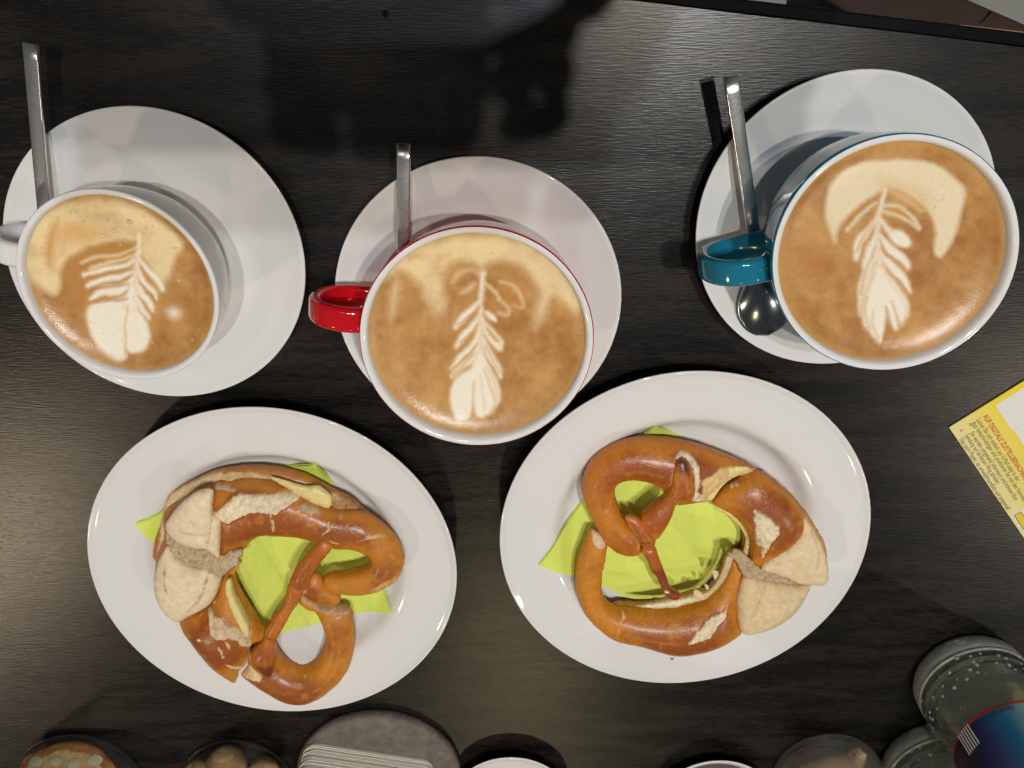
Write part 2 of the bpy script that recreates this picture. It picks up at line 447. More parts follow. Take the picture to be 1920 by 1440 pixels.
# ------------------------------------------------------------------ coffee with latte art
MILK = lin(250, 240, 220); PALE = lin(240, 214, 164); TAN = lin(216, 168, 108); BRN = lin(192, 138, 76); DRK = lin(164, 108, 54)
def coffee(cx, cy, r, z, label, paint, sx=1.0, sy=1.0, rot=0.0, seed=1, bubbles=()):
    n = 300
    g = np.linspace(-1, 1, n)
    X, Y = np.meshgrid(g, g)
    # concentric map square -> disc keeps the grid even
    a = np.where(np.abs(X) > np.abs(Y), X, Y)
    ph = np.where(np.abs(X) > np.abs(Y), (math.pi / 4) * (Y / np.where(X == 0, 1e-9, X)), math.pi / 2 - (math.pi / 4) * (X / np.where(Y == 0, 1e-9, Y)))
    ph = np.where((X == 0) & (Y == 0), 0, ph)
    x = a * np.cos(ph) * r * sx; y = a * np.sin(ph) * r * sy
    c, s = math.cos(rot), math.sin(rot)
    x, y = c * x - s * y, s * x + c * y
    rr_ = np.abs(a) * r
    d = r - rr_
    zz = 0.0048 * np.exp(-d / 0.0068) + 0.00010 * fbm(x, y, 0.012, seed, 3) + 0.00003 * fbm(x, y, 0.0016, seed + 9, 2)
    # pixel coordinates of the vertices on the plane of the foam, for the drawn pattern only
    wx, wy = x + cx, y + cy
    dz = (z + 0.0006) - CAM_H
    cc, ss = math.cos(TILT), math.sin(TILT)
    a1 = wx; b1 = cc * wy + ss * dz; c1_ = -ss * wy + cc * dz
    cr_, sr_ = math.cos(ROLL), math.sin(ROLL)
    u = cr_ * a1 + sr_ * b1; v = -sr_ * a1 + cr_ * b1
    px = 960 + F_PX * u / -c1_; py = 720 - F_PX * v / -c1_
    col, milk = paint(px, py, d)
    zz = zz + 0.00012 * milk
    verts = np.stack([x.ravel(), y.ravel(), zz.ravel()], 1)
    idx = np.arange(n * n).reshape(n, n)
    f = np.stack([idx[:-1, :-1].ravel(), idx[:-1, 1:].ravel(), idx[1:, 1:].ravel(), idx[1:, :-1].ravel()], 1)
    o = mk('cappuccino', verts, f.tolist(), M['coffee'], colors=col.reshape(-1, 3))
    o.location = (cx, cy, z)
    tag(o, label, 'coffee', 'cappuccinos with poured leaf pattern')
    if bubbles:
        bv, bf = [], []
        for (bx, by, br) in bubbles:
            X0, Y0 = W(bx, by, z + 0.001); k0 = len(bv); br = br * 0.00027
            j = int(np.argmin((wx - X0) ** 2 + (wy - Y0) ** 2)); zs_ = zz.ravel()[j]
            for i in range(5):
                el = math.pi / 2 * i / 4
                for q in range(10):
                    an = 2 * math.pi * q / 10
                    bv.append((X0 - cx + br * math.cos(el) * math.cos(an), Y0 - cy + br * math.cos(el) * math.sin(an), zs_ + br * 0.8 * math.sin(el)))
            for i in range(4):
                for q in range(10):
                    q2 = (q + 1) % 10
                    bf.append((k0 + i * 10 + q, k0 + i * 10 + q2, k0 + i * 10 + 10 + q2, k0 + i * 10 + 10 + q))
        bo = mk('bubbles', bv, bf, M['bubble'], o); bo['kind'] = 'stuff'
    return o
M['bubble'] = mat('foam_bubble', (0.80, 0.60, 0.33), 0.05, coat=0.6)

def mixc(col, c, a):
    return col * (1 - a[..., None]) + np.asarray(c) * a[..., None]
def base_col(px, py, d, seed):
    n1_ = fbm(px, py, 90, seed, 4); n2_ = fbm(px, py, 14, seed + 5, 3)
    n3_ = fbm(px, py, 34, seed + 6, 3)
    t = np.clip(0.48 + 0.65 * n1_ + 0.30 * n2_ + 0.30 * n3_, 0, 1)
    col = DRK * (1 - t[..., None]) * 1.0 + TAN * t[..., None]
    col = mixc(col, BRN, np.full(px.shape, 0.22))
    # pale golden line where the foam meets the china
    return mixc(col, lin(214, 170, 96), np.clip(1 - d / 0.0030, 0, 1) * 0.6)
def painter(seed, items, tr, gain=1.0):
    ox, oy, k = tr
    def f(px, py, d):
        x = (px - ox) * k; y = (py - oy) * k
        wob = 6 * fbm(x, y, 60, seed + 20, 2) + 3.2 * fbm(x, y, 16, seed + 21, 3)
        wo2 = 6 * fbm(x, y, 60, seed + 30, 2) + 3.2 * fbm(x, y, 16, seed + 31, 3)
        xx, yy = x + wob, y + wo2
        col = base_col(px, py, d, seed)
        milk = np.zeros(px.shape)
        for it in items:
            kind, pts, c, soft, alpha = it
            if kind == 'p': sd = poly_sd(xx, yy, smooth_poly(pts, 3))
            else:
                cp = catmull([(q_[0], q_[1], q_[2]) for q_ in pts], 4)
                sd = stroke_sd(xx, yy, [(q_.x, q_.y, q_.z) for q_ in cp])
            if kind == 's': sd = sd - 2.2
            a = cover(sd, (soft * (1.7 if (c is PALE and kind == 'p') else 1.8)) + 7) * alpha
            if c is PALE and kind == 'p': a = a * np.clip(0.88 + 0.5 * fbm(x, y, 110, seed + 41, 3), 0.4, 1)
            if c is MILK:
                col = mixc(col, lin(226, 184, 122), cover(sd - 6, soft * 2.4 + 16) * 0.6 * alpha)
            a = a * a * (3 - 2 * a) if soft > 20 else a
            col = mixc(col, c, a)
            if c is MILK: milk = np.maximum(milk, a)
            elif c is not PALE: milk = milk * (1 - a)
        sp = vnoise(px, py, 1.6, seed + 3)
        col = col * (1 + 0.035 * sp[..., None])
        gl = (vnoise(px, py, 1.9, seed + 12) > 0.80) & (fbm(px, py, 60, seed + 13, 2) > -0.15)  # foam glints painted in as scattered brighter specks
        col = np.where(gl[..., None], col * 1.12, col)
        dk = (vnoise(px, py, 5.0, seed + 8) > 0.86)
        col = np.where(dk[..., None], col * 0.86, col)
        return np.clip(col * gain, 0, 0.95), milk
    return f

# left cup (coordinates of the left enlargement: origin 0,330, x3.2)
it1 = [
 ('p', [(150, 500), (160, 380), (240, 260), (380, 170), (600, 125), (820, 160), (980, 270), (1100, 390), (1060, 480), (1010, 620), (960, 700), (900, 560), (830, 430), (780, 400), (620, 410), (480, 460), (390, 520), (370, 600), (350, 700), (290, 690), (220, 620), (170, 540)], PALE, 30, 1.0),
 ('p', [(330, 300), (480, 255), (640, 300), (700, 360), (520, 420), (420, 430), (370, 480)], lin(222, 168, 96), 60, 0.6),
 ('s', [(340, 290, 6), (310, 400, 16), (295, 520, 8)], lin(206, 140, 60), 40, 0.9),
 ('p', [(400, 520), (500, 450), (640, 410), (790, 400), (820, 430), (800, 560), (780, 700), (560, 760), (450, 740), (390, 640)], BRN, 20, 0.95),
 ('p', [(560, 770), (700, 740), (780, 700), (815, 640), (830, 800), (880, 880), (895, 960), (870, 1040), (800, 1058), (765, 1040), (765, 1085), (700, 1085), (600, 1020), (540, 920), (520, 830)], MILK, 12, 1.0),
 ('s', [(832, 350, 3), (828, 450, 9), (812, 560, 14), (800, 660, 26), (790, 760, 40)], MILK, 12, 1.0),
 ('s', [(815, 430, 3), (700, 475, 6), (560, 490, 7), (488, 520, 5)], PALE, 10, 1.0),
 ('s', [(812, 470, 4), (740, 500, 8), (640, 525, 10), (540, 555, 9), (560, 540, 3)], PALE, 10, 1.0),
 ('s', [(805, 500, 5), (740, 545, 10), (640, 560, 12), (500, 595, 9)], MILK, 10, 1.0),
 ('s', [(800, 560, 6), (720, 605, 12), (620, 620, 16), (530, 660, 10)], MILK, 10, 1.0),
 ('s', [(795, 620, 8), (720, 680, 24), (620, 690, 26), (545, 735, 10)], MILK, 10, 1.0),
 ('s', [(770, 650, 2), (700, 660, 5), (560, 680, 7), (510, 690, 4)], BRN, 9, 0.9),
 ('s', [(790, 560, 2), (700, 575, 6), (600, 600, 7), (510, 620, 4)], BRN, 9, 0.8),
 ('s', [(760, 740, 2), (690, 745, 5), (560, 755, 9)], BRN, 9, 0.8),
 ('s', [(840, 440, 3), (880, 500, 6), (930, 560, 6)], PALE, 9, 0.9),
 ('s', [(835, 500, 4), (880, 560, 12), (940, 620, 13), (970, 680, 8)], MILK, 9, 1.0),
 ('s', [(825, 570, 5), (860, 640, 12), (920, 700, 10), (935, 740, 4)], MILK, 9, 1.0),
 ('s', [(822, 640, 5), (850, 700, 16), (900, 770, 14), (912, 810, 4)], MILK, 9, 1.0),
 ('s', [(815, 730, 5), (850, 800, 10), (890, 850, 6)], MILK, 9, 1.0),
 ('s', [(830, 640, 1), (870, 690, 5), (930, 760, 6)], BRN, 9, 0.8),
 ('s', [(765, 780, 1), (750, 880, 3), (752, 990, 4), (762, 1060, 6)], lin(226, 178, 108), 8, 0.8),
 ('p', [(1000, 810), (1040, 790), (1080, 810), (1075, 850), (1030, 860)], MILK, 30, 0.7),
 ('s', [(1060, 600, 10), (1110, 640, 8)], PALE, 50, 0.4),
]
coffee(-0.191, -0.126, 0.0447, 0.0608, 'cappuccino in the white cup, broad leaf pattern with bubbles in the foam',
       painter(3, it1, (0, 330, 3.2)), 1.027, 0.975, math.radians(132.8), 3,
       [(612 / 3.2, 363 / 3.2 + 330, 17 / 3.2), (682 / 3.2, 330 / 3.2 + 330, 17 / 3.2), (776 / 3.2, 275 / 3.2 + 330, 17 / 3.2), (880 / 3.2, 315 / 3.2 + 330, 12 / 3.2), (642 / 3.2, 262 / 3.2 + 330, 12 / 3.2), (347 / 3.2, 247 / 3.2 + 330, 14 / 3.2), (475 / 3.2, 157 / 3.2 + 330, 10 / 3.2), (1055 / 3.2, 433 / 3.2 + 330, 12 / 3.2), (912 / 3.2, 300 / 3.2 + 330, 7 / 3.2), (865 / 3.2, 240 / 3.2 + 330, 7 / 3.2), (465 / 3.2, 205 / 3.2 + 330, 8 / 3.2), (258 / 3.2, 425 / 3.2 + 330, 8 / 3.2), (717 / 3.2, 413 / 3.2 + 330, 7 / 3.2), (1070 / 3.2, 628 / 3.2 + 330, 7 / 3.2), (912 / 3.2, 998 / 3.2 + 330, 7 / 3.2), (1160 / 3.2, 978 / 3.2 + 330, 6 / 3.2), (300 / 3.2, 290 / 3.2 + 330, 6 / 3.2), (530 / 3.2, 310 / 3.2 + 330, 5 / 3.2)])

# middle cup (origin 570,400, x3.048)
it2 = [
 ('p', [(400, 380), (500, 250), (700, 150), (1000, 100), (1250, 140), (1450, 260), (1590, 470), (1560, 540), (1480, 510), (1420, 480), (1400, 560), (1325, 665), (1310, 600), (1330, 450), (1280, 340), (1180, 280), (1060, 290), (1020, 340), (980, 290), (880, 270), (810, 330), (800, 450), (810, 550), (760, 590), (700, 520), (650, 400), (570, 330), (500, 345)], PALE, 42, 0.95),
 ('p', [(520, 340), (555, 400), (540, 520), (500, 630), (480, 560), (490, 440)], PALE, 36, 0.6),
 ('p', [(400, 830), (470, 880), (500, 960), (430, 930)], lin(222, 176, 104), 70, 0.6),
 ('p', [(1300, 880), (1460, 830), (1430, 960), (1280, 1010)], lin(226, 184, 116), 90, 0.5),
 ('p', [(700, 1050), (800, 1010), (830, 1090), (730, 1120)], lin(226, 184, 116), 60, 0.5),
 ('s', [(845, 400, 4), (890, 345, 12), (960, 325, 9), (1005, 350, 3)], PALE, 26, 0.7),
 ('s', [(905, 455, 3), (940, 430, 10), (970, 405, 5)], PALE, 18, 0.8),
 ('s', [(1025, 345, 8), (1016, 420, 7), (1012, 520, 8), (1008, 640, 12), (1003, 760, 22), (998, 860, 36)], MILK, 12, 1.0),
 ('s', [(1030, 395, 4), (1080, 440, 6), (1120, 485, 5)], PALE, 10, 0.9),
 ('s', [(1120, 395, 3), (1200, 420, 4), (1250, 500, 5), (1245, 535, 4), (1200, 520, 3)], PALE, 12, 0.8),
 ('s', [(1110, 490, 3), (1170, 540, 4), (1160, 580, 5), (1110, 570, 3)], PALE, 12, 0.8),
 ('p', [(1025, 500), (1050, 540), (1048, 560), (1020, 530)], lin(186, 112, 40), 12, 0.7),
 ('p', [(1110, 440), (1180, 440), (1240, 510), (1235, 535), (1160, 510)], lin(196, 126, 56), 16, 0.6),
 ('s', [(1010, 500, 3), (960, 545, 12), (900, 610, 14), (866, 655, 7)], MILK, 9, 1.0),
 ('s', [(1000, 540, 1), (950, 590, 4), (880, 640, 3)], TAN, 7, 0.9),
 ('s', [(1005, 590, 4), (960, 650, 12), (905, 710, 15), (868, 768, 5)], MILK, 9, 1.0),
 ('s', [(995, 640, 1), (950, 690, 4), (890, 740, 3)], TAN, 7, 0.9),
 ('s', [(1003, 680, 4), (960, 760, 12), (890, 830, 13), (845, 888, 5)], MILK, 9, 1.0),
 ('s', [(1000, 760, 5), (960, 830, 14), (895, 880, 13), (848, 935, 6)], MILK, 9, 1.0),
 ('s', [(985, 750, 1), (930, 820, 4), (855, 890, 4)], TAN, 7, 0.85),
 ('s', [(975, 800, 1), (920, 860, 4), (850, 930, 4)], TAN, 7, 0.8),
 ('p', [(1035, 560), (1080, 580), (1097, 615), (1075, 612), (1050, 590)], MILK, 8, 1.0),
 ('s', [(1018, 600, 4), (1040, 680, 10), (1080, 730, 18), (1112, 765, 16)], MILK, 9, 1.0),
 ('s', [(1020, 610, 3), (1090, 690, 4), (1127, 740, 5), (1125, 775, 6)], MILK, 9, 0.9),
 ('s', [(1045, 670, 2), (1080, 710, 8), (1100, 735, 5)], TAN, 7, 0.9),
 ('s', [(1020, 720, 5), (1060, 810, 14), (1105, 880, 15), (1122, 935, 6)], MILK, 9, 1.0),
 ('s', [(1035, 760, 1), (1080, 840, 3), (1120, 910, 3)], TAN, 7, 0.8),
 ('p', [(1003, 800), (960, 880), (885, 930), (840, 1000), (838, 1080), (862, 1160), (900, 1180), (945, 1165), (968, 1110), (985, 1150), (1020, 1160), (1080, 1120), (1118, 1060), (1112, 980), (1070, 900), (1030, 820)], MILK, 10, 1.0),
 ('s', [(972, 960, 1), (968, 1060, 3), (970, 1140, 7)], lin(224, 178, 106), 9, 0.8),
 ('s', [(1030, 900, 1), (1062, 980, 3), (1088, 1080, 4), (1070, 1130, 6)], lin(224, 178, 106), 8, 0.75),
 ('s', [(1040, 880, 1), (1085, 960, 3), (1105, 1060, 3)], lin(224, 178, 106), 8, 0.6),
 ('s', [(1010, 930, 1), (1022, 1010, 2), (1030, 1120, 4)], lin(224, 190, 128), 8, 0.55),
]
coffee(-0.0172, -0.1524, 0.0536, 0.0665, 'cappuccino in the red-handled cup, slender leaf pattern pointing up',
       painter(11, it2, (570, 400, 3.048), 1.0), seed=11)

# right cup (origin 1230,240, x2.77)
it3 = [
 ('p', [(1000, 200), (1150, 170), (1300, 165), (1450, 190), (1560, 270), (1600, 330), (1590, 420), (1560, 540), (1500, 660), (1475, 670), (1450, 640), (1455, 560), (1440, 470), (1390, 400), (1300, 340), (1220, 310), (1190, 320), (1130, 350), (1040, 420), (960, 500), (940, 560), (935, 600), (910, 560), (885, 480), (880, 380), (920, 280)], lin(240, 222, 186), 12, 1.0),
 ('p', [(1150, 250), (1250, 260), (1420, 330), (1440, 470), (1380, 420), (1250, 340), (1160, 330)], lin(228, 186, 124), 50, 0.5),
 ('p', [(740, 420), (850, 380), (890, 500), (960, 620), (900, 640), (800, 560)], lin(220, 168, 104), 70, 0.6),
 ('s', [(690, 700, 4), (740, 800, 6), (820, 880, 9), (930, 850, 6)], lin(216, 160, 98), 28, 0.8),
 ('s', [(860, 830, 3), (930, 770, 6), (975, 690, 3)], lin(216, 160, 98), 26, 0.7),
 ('s', [(640, 560, 10), (650, 720, 14), (700, 900, 16), (800, 1060, 18), (960, 1170, 16), (1150, 1200, 10)], lin(212, 158, 84), 40, 0.7),
 ('p', [(700, 600), (830, 600), (960, 690), (900, 800), (780, 810), (700, 700)], lin(176, 108, 44), 50, 0.5),
 ('s', [(1195, 320, 4), (1165, 420, 6), (1155, 520, 8), (1155, 620, 11), (1160, 720, 22), (1165, 800, 42)], MILK, 10, 1.0),
 ('s', [(1140, 390, 3), (1070, 450, 5), (1000, 530, 6)], lin(240, 222, 186), 9, 1.0),
 ('s', [(1185, 400, 3), (1290, 420, 5), (1370, 520, 8), (1340, 500, 5), (1260, 460, 5), (1175, 430, 3)], lin(240, 222, 186), 9, 1.0),
 ('s', [(1220, 330, 3), (1300, 370, 5), (1380, 430, 4)], lin(232, 200, 150), 12, 0.8),
 ('s', [(1150, 470, 4), (1100, 540, 12), (1055, 600, 18), (1040, 675, 8)], MILK, 9, 1.0),
 ('s', [(1130, 500, 1), (1085, 560, 4), (1045, 640, 4)], TAN, 7, 0.8),
 ('s', [(1150, 560, 4), (1110, 640, 14), (1085, 720, 10)], MILK, 9, 1.0),
 ('s', [(1150, 640, 5), (1100, 740, 16), (1068, 830, 13), (1062, 880, 6)], MILK, 9, 1.0),
 ('s', [(1145, 720, 6), (1100, 830, 18), (1070, 920, 12), (1066, 970, 6)], MILK, 9, 1.0),
 ('s', [(1130, 660, 1), (1085, 760, 4), (1066, 860, 4)], TAN, 7, 0.8),
 ('s', [(1130, 760, 1), (1085, 870, 4), (1066, 960, 4)], TAN, 7, 0.7),
 ('s', [(1165, 470, 4), (1210, 530, 10), (1250, 560, 16)], MILK, 9, 1.0),
 ('p', [(1215, 555), (1260, 530), (1310, 560), (1328, 600), (1305, 620), (1250, 605)], MILK, 9, 1.0),
 ('s', [(1170, 560, 4), (1220, 630, 18), (1290, 690, 20), (1308, 725, 8)], MILK, 9, 1.0),
 ('s', [(1170, 650, 5), (1230, 730, 20), (1290, 790, 18), (1318, 850, 6)], MILK, 9, 1.0),
 ('s', [(1180, 740, 6), (1250, 840, 20), (1295, 910, 12), (1302, 970, 5)], MILK, 9, 1.0),
 ('s', [(1190, 640, 1), (1250, 690, 4), (1300, 740, 5)], TAN, 7, 0.8),
 ('s', [(1200, 740, 1), (1260, 800, 5), (1310, 860, 5)], TAN, 7, 0.8),
 ('p', [(1160, 720), (1120, 820), (1080, 930), (1075, 1010), (1110, 1060), (1150, 1100), (1168, 1103), (1185, 1050), (1200, 1000), (1225, 1040), (1245, 1050), (1290, 1000), (1300, 930), (1270, 870), (1215, 800)], MILK, 10, 1.0),
 ('s', [(1195, 930, 1), (1205, 980, 6), (1215, 1040, 12), (1205, 1090, 22)], BRN, 9, 0.9),
 ('s', [(1225, 900, 1), (1250, 960, 4), (1265, 1030, 8)], TAN, 8, 0.85),
 ('s', [(1100, 880, 1), (1085, 960, 3), (1110, 1040, 4)], TAN, 8, 0.7),
 ('s', [(1125, 950, 1), (1125, 1020, 3), (1150, 1080, 5)], TAN, 8, 0.6),
]
coffee(0.1785, -0.1098, 0.0530, 0.0725, 'cappuccino in the teal-handled cup, leaf pattern under a broad white arch',
       painter(23, it3, (1230, 240, 2.77), 0.97), 1.034, 0.965, math.radians(141.7), 23)

# ------------------------------------------------------------------ spoons
def spoon(tip, bowl, label):
    """straight bar handle lying from the saucer rim down to an oval bowl in the saucer"""
    a = Vector(tip); c = Vector(bowl)
    d = (c - a); L = d.length; d.normalize()
    side = Vector((-d.y, d.x, 0)).normalized(); up = d.cross(side)
    if up.z < 0: up = -up
    t = thing('teaspoon', label, 'spoon', tuple(a), 0, 'teaspoons on the saucers')
    hl = L - 0.036
    sec = rrect(0.0036, 0.0012, 0.0008, 3)
    path = [d * (hl * k / 12) for k in range(13)]
    path = [p for p in path]
    sweep('handle', path, sec, side, M['steel'], t, scale=lambda u: (1.0 - 0.12 * u, 1.0 + 0.1 * math.sin(u * 3)))
    # bowl
    verts, faces = [], []
    nu, nv = 22, 17
    for lay in (0, 1):
        for i in range(nu + 1):
            u = i / nu
            x = hl - 0.001 + 0.043 * u
            w = 0.0150 * math.sqrt(max(0, 1 - ((u - 0.58) / 0.42) ** 2)) if u > 0.58 else 0.0032 + 0.0118 * (math.sin(math.pi / 2 * u / 0.58)) ** 1.3
            if u >= 0.999: w = 0.0004
            for j in range(nv):
                v = -1 + 2 * j / (nv - 1)
                dep = 0.0062 * (math.sin(math.pi * u ** 0.9) ** 0.8 if 0 < u < 1 else 0) * (1 - v * v)
                p = d * x + side * (w * v) + up * (dep * 0.8 - lay * 0.0009)
                verts.append(p)
    base = (nu + 1) * nv
    for lay in (0, 1):
        for i in range(nu):
            for j in range(nv - 1):
                q = [lay * base + i * nv + j, lay * base + i * nv + j + 1, lay * base + (i + 1) * nv + j + 1, lay * base + (i + 1) * nv + j]
                faces.append(q if lay else q[::-1])
    for i in range(nu):
        for j in (0, nv - 1):
            faces.append([i * nv + j, (i + 1) * nv + j, base + (i + 1) * nv + j, base + i * nv + j])
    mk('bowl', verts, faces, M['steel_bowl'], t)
    return t
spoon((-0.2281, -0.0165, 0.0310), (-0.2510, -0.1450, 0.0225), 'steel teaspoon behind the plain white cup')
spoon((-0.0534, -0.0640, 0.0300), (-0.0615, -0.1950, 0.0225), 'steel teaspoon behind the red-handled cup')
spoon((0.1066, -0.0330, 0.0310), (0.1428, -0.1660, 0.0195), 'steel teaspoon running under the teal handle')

# ------------------------------------------------------------------ inflated dough pieces
def project(wx, wy, z):
    dz = z - CAM_H
    cc, ss = math.cos(TILT), math.sin(TILT)
    b1 = cc * wy + ss * dz; c1_ = -ss * wy + cc * dz
    cr_, sr_ = math.cos(ROLL), math.sin(ROLL)
    u = cr_ * wx + sr_ * b1; v = -sr_ * wx + cr_ * b1
    return 960 + F_PX * u / -c1_, 720 - F_PX * v / -c1_

def poisson(ins, h, it=260):
    """height field u with laplace(u) = -1 inside, 0 outside (conjugate gradients)"""
    m_ = ins.astype(float); u = np.zeros_like(m_); bvec = m_ * h * h
    def A(p):
        q = 4 * p
        q[1:, :] -= p[:-1, :]; q[:-1, :] -= p[1:, :]; q[:, 1:] -= p[:, :-1]; q[:, :-1] -= p[:, 1:]
        return q * m_
    r = bvec.copy(); p = r.copy(); rs_ = (r * r).sum()
    for _ in range(it):
        Ap = A(p); al = rs_ / max((p * Ap).sum(), 1e-30)
        u += al * p; r -= al * Ap; rn = (r * r).sum()
        if rn < 1e-7 * (bvec * bvec).sum(): break
        p = r + rn / rs_ * p; rs_ = rn
    return u

def dough(name, pts, tr, zc, parent, paint, step=0.0009, kt=0.9, kb=0.7, zfloor=0.0072, rough=0.0, lump=0.0004, cap=None, mat_=None, sm=3, seed=0, tilt=(0, 0)):
    ox, oy, k = tr
    p = np.array(pts, float) / k + np.array([ox, oy])
    if sm: p = smooth_poly(p, sm)
    w = WP(p, zc)
    c0 = w.mean(0)
    lo = w.min(0) - 2.5 * step; hi = w.max(0) + 2.5 * step
    nx, ny = int((hi[0] - lo[0]) / step) + 1, int((hi[1] - lo[1]) / step) + 1
    X, Y = np.meshgrid(lo[0] + np.arange(nx) * step, lo[1] + np.arange(ny) * step, indexing='ij')
    wl = [tuple(a) for a in w]
    ins = inside(X, Y, wl)
    u = poisson(ins, step)
    r = np.sqrt(2 * np.maximum(u, 0))
    if cap: r = cap * np.tanh(r / cap * 1.1)
    # cells touching the inside
    cell = ins[:-1, :-1] | ins[1:, :-1] | ins[:-1, 1:] | ins[1:, 1:]
    used = np.zeros_like(ins)
    used[:-1, :-1] |= cell; used[1:, :-1] |= cell; used[:-1, 1:] |= cell; used[1:, 1:] |= cell
    edge = used & ~ins
    ex, ey_ = X[edge], Y[edge]
    best = np.full(ex.shape, 1e9); bx = ex.copy(); by = ey_.copy()
    for i in range(len(wl)):
        a = wl[i]; b_ = wl[(i + 1) % len(wl)]
        dd, t = seg_d(ex, ey_, a, b_)
        q = dd < best
        best = np.where(q, dd, best); bx = np.where(q, a[0] + t * (b_[0] - a[0]), bx); by = np.where(q, a[1] + t * (b_[1] - a[1]), by)
    X = X.copy(); Y = Y.copy(); X[edge] = bx; Y[edge] = by
    px, py = project(X, Y, zc + r * kt * 0.8)
    zx = (px - ox) * k; zy = (py - oy) * k
    rmax = r.max() if not cap else cap
    hn = np.clip(r / max(r.max(), 1e-6), 0, 1)
    col, relief, rgh = paint(zx, zy, hn, X, Y)
    rel = relief * np.clip(r / 0.003, 0, 1)
    zt = zc + kt * r + lump * fbm(X, Y, 0.012, seed + 40, 3) * (r > 0) + rel + (rough + rgh) * fbm(X, Y, 0.0018, seed + 50, 3) * np.clip(r / 0.002, 0, 1)
    zt += (X - c0[0]) * tilt[0] + (Y - c0[1]) * tilt[1]
    zb = zc - kb * r + (X - c0[0]) * tilt[0] + (Y - c0[1]) * tilt[1]
    zt = np.maximum(zt, zfloor + 0.0006); zb = np.maximum(zb, zfloor)
    zt[edge] = zb[edge]
    idt = -np.ones(ins.shape, int); idt[used] = np.arange(used.sum())
    nb = int(used.sum())
    idb = idt.copy(); idb[ins] = nb + np.arange(ins.sum())
    V = np.concatenate([np.stack([X[used] - c0[0], Y[used] - c0[1], zt[used] - zc], 1), np.stack([X[ins] - c0[0], Y[ins] - c0[1], zb[ins] - zc], 1)])
    C = np.concatenate([col[used], col[ins] * 0 + lin(176, 112, 44)])
    ci, cj = np.where(cell)
    ft = np.stack([idt[ci, cj], idt[ci + 1, cj], idt[ci + 1, cj + 1], idt[ci, cj + 1]], 1)
    # underside quads at half the detail are not needed: same grid, flipped
    fb = np.stack([idb[ci, cj + 1], idb[ci + 1, cj + 1], idb[ci + 1, cj], idb[ci, cj]], 1)
    F = np.concatenate([ft, fb]).tolist()
    o = mk(name, V, F, mat_ or M['crust'], None, colors=C)
    o.location = (c0[0], c0[1], zc)
    if parent is not None:
        o.parent = parent; o.matrix_parent_inverse = Matrix.Translation(parent.location).inverted()
    return o

C_SIDE = lin(208, 132, 34); C_TOP = lin(156, 80, 24); C_DARK = lin(118, 52, 26)
C_PALE = lin(240, 218, 182); C_TORN = lin(236, 216, 182); C_GREY = lin(196, 172, 138); C_BUT = lin(240, 222, 132)
def bread(items=(), seed=0, side=C_SIDE, top=C_TOP, plain=None):
    """items: (poly|stroke, pts, colour, soft, relief, roughness)"""
    def f(x, y, hn, X, Y):
        n1_ = fbm(X, Y, 0.016, seed, 4); n2_ = fbm(X, Y, 0.003, seed + 2, 3); n3_ = fbm(X, Y, 0.0013, seed + 4, 2)
        t = np.clip((hn - 0.45) / 0.5 + 0.65 * n1_ + 0.22 * n2_, 0, 1)
        t = t * t * (3 - 2 * t)
        if plain is not None:
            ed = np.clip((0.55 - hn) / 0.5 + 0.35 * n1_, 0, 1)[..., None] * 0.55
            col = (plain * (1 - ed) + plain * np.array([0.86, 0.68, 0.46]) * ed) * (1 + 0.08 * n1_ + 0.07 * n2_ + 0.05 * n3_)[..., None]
        else:
            col = side * (1 - t[..., None]) + top * t[..., None]
            col = col * (1 + 0.10 * n2_ + 0.10 * n3_)[..., None]
            bl = np.clip(fbm(X, Y, 0.0045, seed + 15, 3) * 3 - 0.9, 0, 1)[..., None] * 0.45
            col = col * (1 - bl) + np.array([0.62, 0.27, 0.045]) * bl
        rel = np.zeros(x.shape); rg = np.zeros(x.shape)
        w1 = 7 * fbm(X, Y, 0.004, seed + 7, 3) + 5 * fbm(X, Y, 0.0013, seed + 8, 2)
        for kind, pts, c, soft, r_, g_ in items:
            sd = poly_sd(x, y, pts) if kind == 'p' else stroke_sd(x, y, pts)
            j = 1.0 if kind == 'p' else 0.55
            a = cover(sd + w1 * j, soft)
            if kind == 'p' and plain is None and r_ > 0:
                ring = cover(np.abs(sd + w1 * j - 5) - 2.5, 5)[..., None] * 0.5
                col = col * (1 - ring) + col * 0.55 * ring
            if plain is not None and kind == 's': a = a * np.clip(0.65 + 1.2 * n3_, 0, 1)
            cc = np.asarray(c) * (1 + 0.12 * n2_ + 0.10 * n1_ + 0.20 * n3_)[..., None]
            if g_ >= 0.0008: cc = cc * (1 - 0.22 * np.clip(fbm(X, Y, 0.0022, seed + 19, 2) * 5 - 1.2, 0, 1))[..., None]
            col = col * (1 - a[..., None]) + cc * a[..., None]
            # a thin dark lip where crust tears away
            rel = rel + r_ * a; rg = rg + 1.5 * g_ * a
        return np.clip(col, 0, 0.92), rel, rg
    return f

